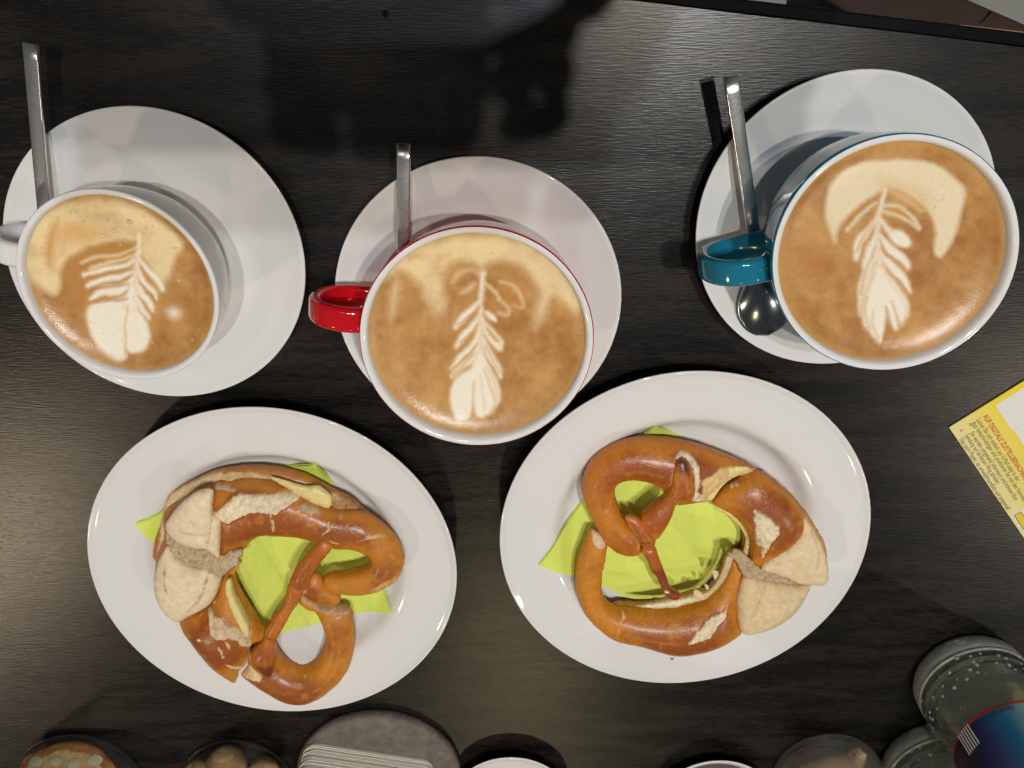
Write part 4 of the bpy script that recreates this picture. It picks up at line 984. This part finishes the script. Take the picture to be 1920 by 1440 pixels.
slab('white_panel', [(xa, ya - 0.004), (xa + 0.03, ya - 0.004), (xa + 0.03, ya + 0.004), (xa, ya + 0.004)], 0.0010, 0.00106, M['white'], card)
slab('emblem_outline', [(xa + .001, ya - 0.003), (xa + 0.02, ya - 0.003), (xa + 0.02, ya + 0.002), (xa + .001, ya + 0.002)], 0.00106, 0.00110, M['ink'], card)
slab('emblem_outline', [(xa + .0014, ya - 0.0026), (xa + 0.0196, ya - 0.0026), (xa + 0.0196, ya + 0.0016), (xa + .0014, ya + 0.0016)], 0.00110, 0.00114, mat('emblem_yellow', (0.80, 0.60, 0.02), 0.5), card)

# ------------------------------------------------------------------ glass things at the near edge
def glass_mat(name, col, rough=0.0, bump=0.0, bscale=90):
    m, nt, b = new_mat(name)
    b.inputs['Base Color'].default_value = (*col, 1); b.inputs['Transmission Weight'].default_value = 1.0
    b.inputs['Roughness'].default_value = rough; b.inputs['IOR'].default_value = 1.5
    if bump:
        tc = nt.nodes.new('ShaderNodeTexCoord'); n = nt.nodes.new('ShaderNodeTexNoise'); n.inputs['Scale'].default_value = bscale; n.inputs['Detail'].default_value = 3
        nt.links.new(tc.outputs['Object'], n.inputs['Vector'])
        bp = nt.nodes.new('ShaderNodeBump'); bp.inputs['Strength'].default_value = bump; bp.inputs['Distance'].default_value = 0.002
        nt.links.new(n.outputs[0], bp.inputs['Height']); nt.links.new(bp.outputs[0], b.inputs['Normal'])
    return m
M['bottle'] = glass_mat('bottle_glass', (0.96, 0.99, 0.94), 0.0, 0.35, 70)
M['heel'] = glass_mat('heel_glass', (0.90, 0.95, 0.88), 0.06, 0.8, 95)
for key, amt in (('bottle', 0.035), ('heel', 0.72)):  # pale diffuse share in the heel stands in for refracted light
  nt = M[key].node_tree; b = nt.nodes['Principled BSDF']; out = nt.nodes['Material Output']
  df = nt.nodes.new('ShaderNodeBsdfTranslucent'); df.inputs[0].default_value = (0.55, 0.60, 0.48, 1)
  df2 = nt.nodes.new('ShaderNodeBsdfDiffuse'); df2.inputs[0].default_value = (0.88, 0.90, 0.80, 1)
  a1 = nt.nodes.new('ShaderNodeMixShader'); a1.inputs[0].default_value = 0.5
  nt.links.new(df.outputs[0], a1.inputs[1]); nt.links.new(df2.outputs[0], a1.inputs[2])
  a2 = nt.nodes.new('ShaderNodeMixShader'); a2.inputs[0].default_value = amt
  nt.links.new(b.outputs[0], a2.inputs[1]); nt.links.new(a1.outputs[0], a2.inputs[2]); nt.links.new(a2.outputs[0], out.inputs[0])
  g3 = nt.nodes.new('ShaderNodeBsdfGlossy'); g3.inputs['Roughness'].default_value = 0.06
  n3_ = nt.nodes.new('ShaderNodeTexNoise'); n3_.inputs['Scale'].default_value = 170; tc3 = nt.nodes.new('ShaderNodeTexCoord'); nt.links.new(tc3.outputs['Object'], n3_.inputs['Vector'])
  b3_ = nt.nodes.new('ShaderNodeBump'); b3_.inputs['Strength'].default_value = 1.0; b3_.inputs['Distance'].default_value = 0.004
  nt.links.new(n3_.outputs[0], b3_.inputs['Height']); nt.links.new(b3_.outputs[0], g3.inputs['Normal'])
  a3 = nt.nodes.new('ShaderNodeMixShader'); a3.inputs[0].default_value = 0.26 if key == 'heel' else 0.03
  nt.links.new(a2.outputs[0], a3.inputs[1]); nt.links.new(g3.outputs[0], a3.inputs[2]); nt.links.new(a3.outputs[0], out.inputs[0])
  def thin_glass(name, tint, haze):
      m = bpy.data.materials.new(name); m.use_nodes = True; nt = m.node_tree
      nt.nodes.remove(nt.nodes['Principled BSDF']); out = nt.nodes['Material Output']
      tr = nt.nodes.new('ShaderNodeBsdfTransparent'); tr.inputs[0].default_value = (*tint, 1)
      gl = nt.nodes.new('ShaderNodeBsdfGlossy'); gl.inputs['Roughness'].default_value = 0.03
      lw = nt.nodes.new('ShaderNodeLayerWeight'); lw.inputs[0].default_value = 0.5
      pw = nt.nodes.new('ShaderNodeMath'); pw.operation = 'POWER'; nt.links.new(lw.outputs['Facing'], pw.inputs[0]); pw.inputs[1].default_value = 4.0
      fr = nt.nodes.new('ShaderNodeMath'); fr.operation = 'MULTIPLY_ADD'; nt.links.new(pw.outputs[0], fr.inputs[0]); fr.inputs[1].default_value = 0.5; fr.inputs[2].default_value = 0.03
      df = nt.nodes.new('ShaderNodeBsdfDiffuse'); df.inputs[0].default_value = (0.5, 0.5, 0.45, 1)
      m1 = nt.nodes.new('ShaderNodeMixShader'); m1.inputs[0].default_value = haze
      nt.links.new(tr.outputs[0], m1.inputs[1]); nt.links.new(df.outputs[0], m1.inputs[2])
      m2 = nt.nodes.new('ShaderNodeMixShader'); nt.links.new(fr.outputs[0], m2.inputs[0])
      nt.links.new(m1.outputs[0], m2.inputs[1]); nt.links.new(gl.outputs[0], m2.inputs[2])
      nt.links.new(m2.outputs[0], out.inputs[0]); return m
  M['jar'] = thin_glass('jar_glass', (0.96, 0.96, 0.94), 0.03); M['jar_hazy'] = thin_glass('hazy_glass', (0.94, 0.93, 0.90), 0.16)

def bottle(cx, cy, r, label, with_label):
    t = thing('glass_bottle', label, 'bottle', (cx, cy, 0.0), 0, 'mineral water bottles')
    heel = [(0.0, 0.0050), (r * 0.45, 0.0035), (r * 0.70, 0.0008), (r * 0.80, 0.0004), (r * 0.92, 0.0020), (r * 0.985, 0.0065), (r, 0.0120), (r * 0.995, 0.0158), (r * 0.96, 0.0172), (0.0, 0.0172)]
    lathe('heel', heel, M['heel'], t, n=96)
    lathe('seam_ring', [(r * 0.955, 0.0172), (r * 1.004, 0.0176), (r * 1.012, 0.0184), (r * 1.004, 0.0192), (r * 0.955, 0.0196)], M['heel'], t, n=96)
    outer = [(0.0, 0.0176), (r * 0.96, 0.0176), (r * 0.985, 0.0190), (r, 0.0220), (r, 0.030), (r * 0.965, 0.036), (r * 0.955, 0.042), (r * 0.955, 0.125), (r * 0.99, 0.132), (r, 0.140), (r * 0.94, 0.160), (r * 0.70, 0.190), (r * 0.42, 0.220), (r * 0.36, 0.245), (r * 0.38, 0.256), (r * 0.38, 0.262)]
    inner = [(r * 0.30, 0.262), (r * 0.28, 0.245), (r * 0.34, 0.220), (r * 0.62, 0.190), (r * 0.86, 0.160), (r * 0.92, 0.138), (r * 0.88, 0.120), (r * 0.88, 0.042), (r * 0.90, 0.030), (r * 0.86, 0.0225), (r * 0.74, 0.0200), (0.0, 0.0200)]
    lathe('glass', outer + inner, M['bottle'], t, n=96, wob=lambda a, z: 0.0)
    # moulded grip dots round the heel
    bv, bf = [], []
    rs_ = random.Random(int(cx * 1e4))
    for row in range(4):
        for k in range(26):
            a = 2 * math.pi * (k + 0.5 * (row % 2)) / 26 + rs_.uniform(-.10, .10)
            z = 0.021 + row * 0.0062 + rs_.uniform(-.0028, .0028); br = 0.0013 * rs_.uniform(.35, 1.1)
            nrm = Vector((math.cos(a), math.sin(a), 0)); s_ = Vector((-math.sin(a), math.cos(a), 0)); up = Vector((0, 0, 1)); c = nrm * (r * 0.995) + up * z
            k0 = len(bv)
            for i in range(3):
                el = i * math.pi / 5
                for q in range(8):
                    an = q * math.pi / 4
                    bv.append(c + (s_ * math.cos(an) + up * math.sin(an)) * br * math.cos(el) + nrm * br * 0.8 * math.sin(el))
            bv.append(c + nrm * br * 0.8)
            for i in range(2):
                for q in range(8): bf.append((k0 + i * 8 + q, k0 + i * 8 + (q + 1) % 8, k0 + i * 8 + 8 + (q + 1) % 8, k0 + i * 8 + 8 + q))
            for q in range(8): bf.append((k0 + 16 + q, k0 + 16 + (q + 1) % 8, k0 + 24))
    o = mk('grip_dots', bv, bf, M['heel'], t); o['kind'] = 'stuff'
    z0l, z1l = 0.064, 0.122
    rl = r * 0.955 + 0.0004
    if with_label:
        m, nt, b = new_mat('bottle_label_print')
        tc = nt.nodes.new('ShaderNodeTexCoord'); sp = nt.nodes.new('ShaderNodeSeparateXYZ'); nt.links.new(tc.outputs['Object'], sp.inputs[0])
        at = nt.nodes.new('ShaderNodeMath'); at.operation = 'ARCTAN2'; vr = nt.nodes.new('ShaderNodeVectorRotate'); vr.rotation_type = 'Z_AXIS'; vr.inputs['Angle'].default_value = -2.2; nt.links.new(tc.outputs['Object'], vr.inputs[0]); nt.links.new(vr.outputs[0], sp.inputs[0]); nt.links.new(sp.outputs[1], at.inputs[0]); nt.links.new(sp.outputs[0], at.inputs[1])
        mr = nt.nodes.new('ShaderNodeMapRange'); mr.inputs[1].default_value = -0.9; mr.inputs[2].default_value = 0.75
        nt.links.new(at.outputs[0], mr.inputs[0])
        cr = nt.nodes.new('ShaderNodeValToRGB'); e = cr.color_ramp.elements
        e[0].position = 0.0; e[0].color = (0.55, 0.62, 0.60, 1); e[1].position = 1.0; e[1].color = (0.012, 0.008, 0.03, 1)
        q = e.new(0.22); q.color = (0.20, 0.36, 0.40, 1); q = e.new(0.45); q.color = (0.015, 0.15, 0.28, 1); q = e.new(0.70); q.color = (0.02, 0.03, 0.12, 1)
        nt.links.new(mr.outputs[0], cr.inputs[0]); nt.links.new(cr.outputs[0], b.inputs['Base Color']); b.inputs['Roughness'].default_value = 0.35
        lathe('label', [(rl, z0l + 0.002), (rl, z1l)], m, t, n=96)
        lathe('label_border', [(rl, z0l), (rl, z0l + 0.0019)], mat('label_red', (0.42, 0.02, 0.02), 0.4), t, n=96)
        def curved_text(s, a0, z, size, mt, up=True, name='lettering'):
            o = text(s, 0, 0, size, mt, t, name=name, xs=1.0)
            for v in o.data.vertices:
                if up: a = a0 + v.co.x / rl; zz = z + v.co.y
                else: a = a0 - v.co.y / rl; zz = z + v.co.x
                v.co = ((rl + 0.00025) * math.cos(a), (rl + 0.00025) * math.sin(a), zz)
            o.location = (0, 0, 0)
        curved_text('ERSETZT', 1.83, 0.067, 0.0042, M['ink']); curved_text('NGEN.', 1.88, 0.0635, 0.0032, M['ink'])
        wm = M['white']
        for k in range(6):
            a0 = 2.62 + k * 0.055; bw = 0.026
            v = [((rl + .0003) * math.cos(a), (rl + .0003) * math.sin(a), z) for a, z in ((a0, 0.0645), (a0 + bw, 0.0645), (a0 + bw, 0.080), (a0, 0.080))]
            mk('code_bar', v, [(0, 1, 2, 3)], wm, t, smooth=False)
    lathe('cap', [(0.0, 0.276), (r * 0.40, 0.276), (r * 0.43, 0.274), (r * 0.43, 0.2625), (0.0, 0.2625)], mat('cap_blue', (0.02, 0.12, 0.35), 0.4), t, n=48)
    return t
bottle(0.3175, -0.4345, 0.0385, 'clear glass bottle with blue label and red border at bottom right', True)
bottle(0.3085, -0.5145, 0.0385, 'clear glass bottle base behind the labelled bottle, cut by the bottom edge', False)

# blobs (cookies) ----------------------------------------------------
def blob(name, c, rad, mt, parent, seed, amp=0.12, nu=18, nv=14, flat=(1, 1, 1), rot=0.0):
    rs_ = np.random.RandomState(seed); ph = rs_.rand(8) * 6.28
    v = []; f = []
    for i in range(nv + 1):
        th = math.pi * i / nv
        for k in range(nu):
            a = 2 * math.pi * k / nu
            q = 1 + amp * (math.sin(3 * a + ph[0]) * math.sin(th) * .5 + math.sin(5 * th + ph[1] + a) * .35 + math.sin(7 * a + ph[2] + 3 * th) * .25)
            x, y, z = rad * q * math.sin(th) * math.cos(a) * flat[0], rad * q * math.sin(th) * math.sin(a) * flat[1], rad * q * math.cos(th) * flat[2]
            x, y = x * math.cos(rot) - y * math.sin(rot), x * math.sin(rot) + y * math.cos(rot)
            v.append((x, y, z))
    for i in range(nv):
        for k in range(nu):
            f.append((i * nu + k, i * nu + nu + k, i * nu + nu + (k + 1) % nu, i * nu + (k + 1) % nu))
    o = mk(name, v, f, mt, parent)
    o.location = c
    return o
M['biscotti'] = mat('biscotti', (0.42, 0.18, 0.045), 0.8, nscale=160, namp=0.75, bump=1.0, bscale=300)
M['biscotti_cut'] = mat('biscotti_cut', (0.52, 0.36, 0.17), 0.9, nscale=220, namp=0.5, bump=1.0, bscale=420)
M['almond'] = mat('almond', (0.50, 0.45, 0.33), 0.6, nscale=100, namp=0.1)
M['amaretti'] = mat('amaretti', (0.50, 0.32, 0.15), 0.85, nscale=120, namp=0.35, bump=0.8, bscale=260)
M['meringue'] = mat('pale_biscuit', (0.62, 0.45, 0.28), 0.8, nscale=70, namp=0.3, bump=0.6, bscale=160)

def jar(cx, cy, r, h, label):
    t = thing('glass_jar', label, 'jar', (cx, cy, 0.0), 0, 'glass jars of biscuits')
    jm = M['jar_hazy'] if cx > 0 else M['jar']
    th = 0.0022
    prof = [(0, 0.0012), (r * 0.8, 0.0008), (r * 0.93, 0.0015), (r * 0.985, 0.005), (r, 0.012), (r, h - 0.004), (r - 0.0006, h), (r - th, h), (r - th - .0002, h - 0.004), (r - th, 0.013), (r - th - 0.002, 0.0065), (r * 0.80, 0.0048), (0, 0.0048)]
    lathe('glass', prof, jm, t, n=96)
    return t
J1 = (-0.3225, -0.5290); jar(J1[0], J1[1], 0.0470, 0.085, 'glass jar of almond biscotti at bottom left')
J2 = (-0.2060, -0.5310); jar(J2[0], J2[1], 0.0422, 0.080, 'glass jar of small round amaretti biscuits, beside the biscotti jar')
J3 = (0.2320, -0.5270); jar(J3[0], J3[1], 0.0408, 0.085, 'glass jar of pale biscuits beside the bottles')
# biscotti: slices standing against the glass
def biscotto(c, L, wd, th_, rotz, tiltx, label, seed):
    t = thing('biscotto', label, 'biscuit', c, rotz, 'almond biscotti in the jar')
    t.rotation_euler = (tiltx, 0, rotz)
    pts = [(L * math.cos(a) * (1 + .04 * math.sin(5 * a + seed)), wd * math.sin(a) * (1 + .05 * math.sin(4 * a + seed))) for a in np.linspace(0, 2 * math.pi, 41)[:-1]]
    v, f = [], []
    for (k, z) in ((0.90, -th_), (1, -th_ * .6), (1, th_ * .6), (0.90, th_)):
        for p in pts: v.append((p[0] * k, z, p[1] * k))
    for i in range(3):
        for k in range(40): f.append((i * 40 + k, i * 40 + (k + 1) % 40, i * 40 + 40 + (k + 1) % 40, i * 40 + 40 + k))
    f += [tuple(range(39, -1, -1)), tuple(range(120, 160))]
    mk('baked_edge', v, f, M['biscotti'], t)
    for sgn in (0, 3):
        mk('cut_side', [(p[0] * .80 * (1 + .05 * math.sin(9 * i_ + seed)), (-th_ if sgn == 0 else th_) * 1.01, p[1] * .70 * (1 + .07 * math.sin(5 * i_ + seed))) for i_, p in enumerate(pts)], [tuple(range(40)) if sgn else tuple(range(39, -1, -1))], M['biscotti_cut'], t, smooth=False)
    rs_ = random.Random(seed)
    for k in range(4):
        a = -0.62 + 0.42 * k
        blob('almond', (L * a * .95, th_ * 0.98, wd * rs_.uniform(-.42, -.22)), 0.0040 * rs_.uniform(.65, 1.25), M['almond'], t, seed + k, 0.07, 14, 10, (1.2, 0.16, 0.8), rs_.uniform(-.1, .1))
    return t
biscotto((J1[0] + 0.001, J1[1] + 0.0260, 0.0195), 0.0355, 0.0200, 0.0050, 0.0, 0.80, 'biscotto with four white almonds facing the camera', 1)
biscotto((J1[0] - 0.002, J1[1] + 0.014, 0.0330), 0.0390, 0.0200, 0.0050, -0.06, 0.80, 'second biscotto in the jar, behind the front slice', 2)
biscotto((J1[0] + 0.002, J1[1] - 0.006, 0.047), 0.040, 0.0200, 0.0055, 0.08, 0.80, 'third biscotto, deepest in the jar', 3)
biscotto((J1[0] - 0.036, J1[1] + 0.010, 0.0205), 0.012, 0.0150, 0.0050, 0.95, 0.0, 'end piece of biscotto at the left side of the jar', 4)
am = [(-0.002, 0.0290, 0.0150, 0.0150), (0.0225, 0.0180, 0.0140, 0.0140), (-0.0240, 0.0170, 0.0130, 0.0130), (-0.0140, 0.0190, 0.0350, 0.0135), (0.0120, 0.0190, 0.0360, 0.0135), (0.0, 0.0, 0.014, 0.012), (0.0, -0.005, 0.036, 0.0125), (0.024, -0.008, 0.018, 0.012), (-0.024, -0.010, 0.022, 0.012)]
wh = ['front centre', 'front right', 'front left', 'upper left', 'upper right', 'inner bottom', 'inner top', 'rear right', 'rear left']
for i, (x, y, z, r_) in enumerate(am):
    o = blob('amaretto', (J2[0] + x, J2[1] + y, z), r_, M['amaretti'], None, 50 + i, 0.10, 22, 16, (1.0, 0.85, 0.85), i * 0.7)
    tag(o, 'small round brown biscuit in the jar, ' + wh[i] + ' of the pile', 'biscuit', 'round biscuits in the jar')
for i, (x, y, z, r_, lb) in enumerate([(-0.006, 0.018, 0.0200, 0.0215, 'large pale biscuit at the left of the jar beside the bottles'), (0.012, 0.030, 0.0180, 0.0085, 'small pale biscuit lump in front of the large one'), (0.008, -0.008, 0.030, 0.017, 'pale biscuit deeper in the jar beside the bottles')]):
    o = blob('pale_biscuit', (J3[0] + x, J3[1] + y, z), r_, M['meringue'], None, 70 + i, 0.16, 24, 18, (1.05, 0.8, 0.85), i)
    tag(o, lb, 'biscuit', 'pale biscuits in the jar')

# felt coaster and card stack ------------------------------------------
M['felt'] = mat('grey_felt', (0.185, 0.155, 0.130), 0.95, nscale=150, namp=0.55, bump=0.9, bscale=500, spec=0.1)
M['feltside'] = M['felt']
fc = lathe('felt_coaster', [(0, 0.0085), (0.056, 0.0085), (0.0592, 0.0080), (0.0605, 0.0065), (0.0608, 0.0012), (0.0600, 0.0003), (0, 0.0003)], M['felt'], n=120)
fc.location = (-0.1005, -0.5245, 0)
tag(fc, 'round grey felt coaster at the bottom edge, under a stack of cards', 'coaster')
M['cardstock'] = mat('cream_cardstock', (0.84, 0.79, 0.66), 0.75, nscale=60, namp=0.05)
cl = WP([(573, 1392), (815, 1428)], 0.0095)
cd = cl[1] - cl[0]; cw = float(np.linalg.norm(cd)); ca = math.atan2(cd[1], cd[0])
st = thing('card_stack', 'stack of cream cards with rounded corners on the felt coaster', 'cards', (float(cl[0][0]), float(cl[0][1]), 0.0088), ca)
rs = random.Random(9)
def rr_card(w, h, r, n=6):
    out = []
    for cx, cy, a0 in ((w - r, -r, 0), (r, -r, 90), (r, -h + r, 180), (w - r, -h + r, 270)):
        for i in range(n + 1):
            a = math.radians(a0 + 90 * i / n); out.append((cx + r * math.cos(a), cy + r * math.sin(a)))
    return out
z = 0.0
for k in range(22):
    th = 0.0011
    dx, dy = rs.uniform(-.0006, .0006), rs.uniform(-.0003, .0003) - k * 0.00012
    pts = [(x + dx, y + dy) for x, y in rr_card(cw, 0.06, 0.009)]
    slab('card', pts, z, z + th, M['cardstock'], st, bev=0.0001)
    z += th + 0.00008
# two small white dishes cut by the bottom edge -------------------------
def dish(px, py, r, z, label, inner, stripe):
    X, Y = W(px, py, z)
    cx, cy = float(X), float(Y) - r
    t = thing('small_dish', label, 'dish', (cx, cy, 0.0))
    lathe('body', [(0, 0.002), (r * 0.45, 0.0015), (r * 0.50, 0.0005), (r * 0.56, 0.004), (r * 0.80, z * 0.55), (r * 0.97, z - 0.002), (r, z - 0.0006), (r * 0.992, z), (r * 0.955, z - 0.0002), (r * 0.93, z - 0.002), (r * 0.75, z * 0.60), (r * 0.45, 0.006), (0, 0.005)], M['cup_white'], t, n=96)
    if stripe:
        lathe('stripe', [(r * 0.928, z - 0.0018), (r * 0.865, z - 0.0060)], mat('red_brown_stripe', (0.30, 0.05, 0.02), 0.3), t, n=96, loc=(0, 0, 0.0004))
    else:
        lathe('filling', [(0, z - 0.003), (r * 0.90, z - 0.003)], inner, t, n=96)
    return t
dish(957, 1421, 0.043, 0.013, 'white dish with a red-brown stripe inside its rim at the bottom edge', None, True)
dish(1350, 1427, 0.043, 0.012, 'white dish with grey contents at the bottom edge', mat('grey_filling', (0.10, 0.085, 0.085), 0.6), False)


# ------------------------------------------------------------------ photographer leaning over the table edge (outside the picture; casts the shadow at its top)
Rm = cam.matrix_world.to_3x3()
EX, EY, EZ = Rm @ Vector((1, 0, 0)), Rm @ Vector((0, 1, 0)), Rm @ Vector((0, 0, 1))
PH = Vector((0, 0, CAM_H)) + EX * 0.022 + EY * 0.020 + EZ * 0.0075
ph = bpy.data.objects.new('smartphone', None); link(ph)
ph.matrix_world = Matrix.Translation(PH) @ Rm.to_4x4()
tag(ph, 'dark phone held flat over the table by the photographer', 'phone')
slab('phone_body', rrect(0.0735, 0.0358, 0.0090, 6), -0.0038, 0.0038, M['edge'], ph, bev=0.001)
slab('screen', rrect(0.0705, 0.0328, 0.0070, 6), 0.0040, 0.0043, mat('screen_glass', (0.02, 0.02, 0.02), 0.08), ph)
for k, (lx, ly) in enumerate(((-0.022, -0.020), (-0.022, 0.002))):
    lathe('lens_ring', [(0.0072, 0), (0.0072, -0.0022), (0.0058, -0.0022), (0.0058, 0)], M['steel'], ph, n=32, loc=(lx, ly, -0.0041))
def skin_mesh(name, nodes, edges, sub=2):
    me = bpy.data.meshes.new(name)
    me.from_pydata([n[0] for n in nodes], edges, [])
    o = bpy.data.objects.new(name, me); scn.collection.objects.link(o)
    sk = o.modifiers.new('skin', 'SKIN'); sd = o.modifiers.new('sub', 'SUBSURF'); sd.levels = sub; sd.render_levels = sub
    for i, n in enumerate(nodes):
        r = n[1]; r = r if isinstance(r, tuple) else (r, r)
        me.skin_vertices[0].data[i].radius = r
    me.skin_vertices[0].data[0].use_root = True
    dg = bpy.context.evaluated_depsgraph_get()
    m2 = bpy.data.meshes.new_from_object(o.evaluated_get(dg))
    bpy.data.objects.remove(o)
    return m2
N_, E_ = [], []
def nd(p, r, par=None):
    N_.append((tuple(p), r))
    if par is not None: E_.append((par, len(N_) - 1))
    return len(N_) - 1
BX = -0.10
pel = nd((BX, 0.40, 0.20), (0.15, 0.10))
waist = nd((BX, 0.40, 0.36), (0.135, 0.09), pel)
chest = nd((BX, 0.37, 0.56), (0.16, 0.10), waist)
upc = nd((BX, 0.34, 0.68), (0.13, 0.08), chest)
neck = nd((BX, 0.31, 0.77), 0.055, upc)
h1 = nd((BX, 0.27, 0.85), (0.075, 0.085), neck); h2 = nd((BX, 0.23, 0.95), (0.075, 0.088), h1); h3 = nd((BX, 0.22, 1.01), (0.05, 0.055), h2)
fing = []
for s in (-1, 1):
    hip = nd((BX + s * 0.10, 0.41, 0.12), 0.085, pel); kn = nd((BX + s * 0.12, 0.38, -0.28), 0.060, hip); an = nd((BX + s * 0.12, 0.44, -0.66), 0.040, kn); nd((BX + s * 0.13, 0.33, -0.71), 0.036, an)
    sh = nd((BX + s * 0.18, 0.34, 0.68), 0.060, upc)
    el = nd((BX * 0.5 + s * 0.27, 0.27, 0.44), 0.043, sh)
    wr = PH + EX * s * 0.118 + EY * 0.085 + EZ * 0.010
    wri = nd(wr, (0.026, 0.022), el)
    pa = PH + EX * s * 0.100 + EY * 0.040 + EZ * 0.004
    pai = nd(pa, (0.042, 0.018), wri)
    kn_ = nd(PH + EX * s * 0.098 + EY * 0.012 + EZ * 0.002, (0.040, 0.015), pai)
    for q, (dy, ln) in enumerate(((-0.002, 0.9), (0.010, 1.0), (0.022, 0.95), (0.034, 0.75))):
        b0 = PH + EX * s * 0.096 + EY * (0.034 - q * 0.016)
        b1 = b0 + EX * s * 0.004 - EZ * 0.012 - EY * 0.006
        b2 = b1 - EX * s * 0.020 * ln - EZ * 0.003 - EY * 0.002
        b3 = b2 - EX * s * 0.012 * ln + EZ * 0.004
        fing.append([(tuple(b0), 0.0105), (tuple(b1), 0.0100), (tuple(b2), 0.0092), (tuple(b3), 0.0075)])
    t0 = PH + EX * s * 0.100 + EY * 0.045 + EZ * 0.012
    t1 = t0 - EX * s * 0.018 - EY * 0.012 + EZ * 0.006; t2 = t1 - EX * s * 0.024 - EY * 0.010 - EZ * 0.002; t3 = t2 - EX * s * 0.014 - EY * 0.004 - EZ * 0.001
    fing.append([(tuple(t0), 0.013), (tuple(t1), 0.0105), (tuple(t2), 0.0092), (tuple(t3), 0.0070)])
pme = skin_mesh('body', N_, E_, 2)
pv = [tuple(v.co) for v in pme.vertices]; pf = [tuple(p.vertices) for p in pme.polygons]
for ch in fing:
    fm = skin_mesh('finger', ch, [(i, i + 1) for i in range(3)], 2); k0 = len(pv)
    pv += [tuple(v.co) for v in fm.vertices]; pf += [tuple(a + k0 for a in p.vertices) for p in fm.polygons]
pers = thing('person', 'photographer in dark clothes leaning over the table edge holding a phone', 'person', (BX, 0.40, -0.74))
M['cloth'] = mat('dark_cloth', (0.02, 0.02, 0.024), 0.9, spec=0.1); M['skin'] = mat('skin', (0.45, 0.27, 0.19), 0.5)
bo = mk('body', pv, pf, M['cloth'], pers); bo.matrix_parent_inverse = Matrix.Translation(pers.location).inverted()
bo.data.materials.append(M['skin'])
ids = []
for p in bo.data.polygons:
    c = p.center
    ids.append(1 if (c.z > 0.80 or ((Vector(c) - PH).length < 0.155)) else 0)
bo.data.polygons.foreach_set('material_index', ids)
hv = lathe('hair', [(0, 0.125), (0.05, 0.118), (0.085, 0.085), (0.098, 0.04), (0.096, 0.0), (0.088, -0.04), (0.06, -0.05), (0, -0.045)], mat('brown_hair', (0.05, 0.03, 0.02), 0.7), pers, n=32)
hv.matrix_parent_inverse = Matrix.Translation(pers.location).inverted(); hv.location = (BX, 0.262, 0.93)

# water drops ----------------------------------------------------------
M['water'] = glass_mat('water', (1, 1, 1)); M['water'].node_tree.nodes['Principled BSDF'].inputs['IOR'].default_value = 1.33
for px, py, r_, lb in ((722, 27, 0.0020, 'water drop on the table near the top edge'), (618, 260, 0.0012, 'tiny water drop on the table left of the middle spoon')):
    X, Y = W(px, py, 0.0)
    o = lathe('water_drop', [(0, 0.0011), (r_ * .4, 0.0010), (r_ * .8, 0.0006), (r_, 0.0001), (0, 0.00008)], M['water'], n=20)
    o.location = (float(X), float(Y), 0); tag(o, lb, 'water drop')
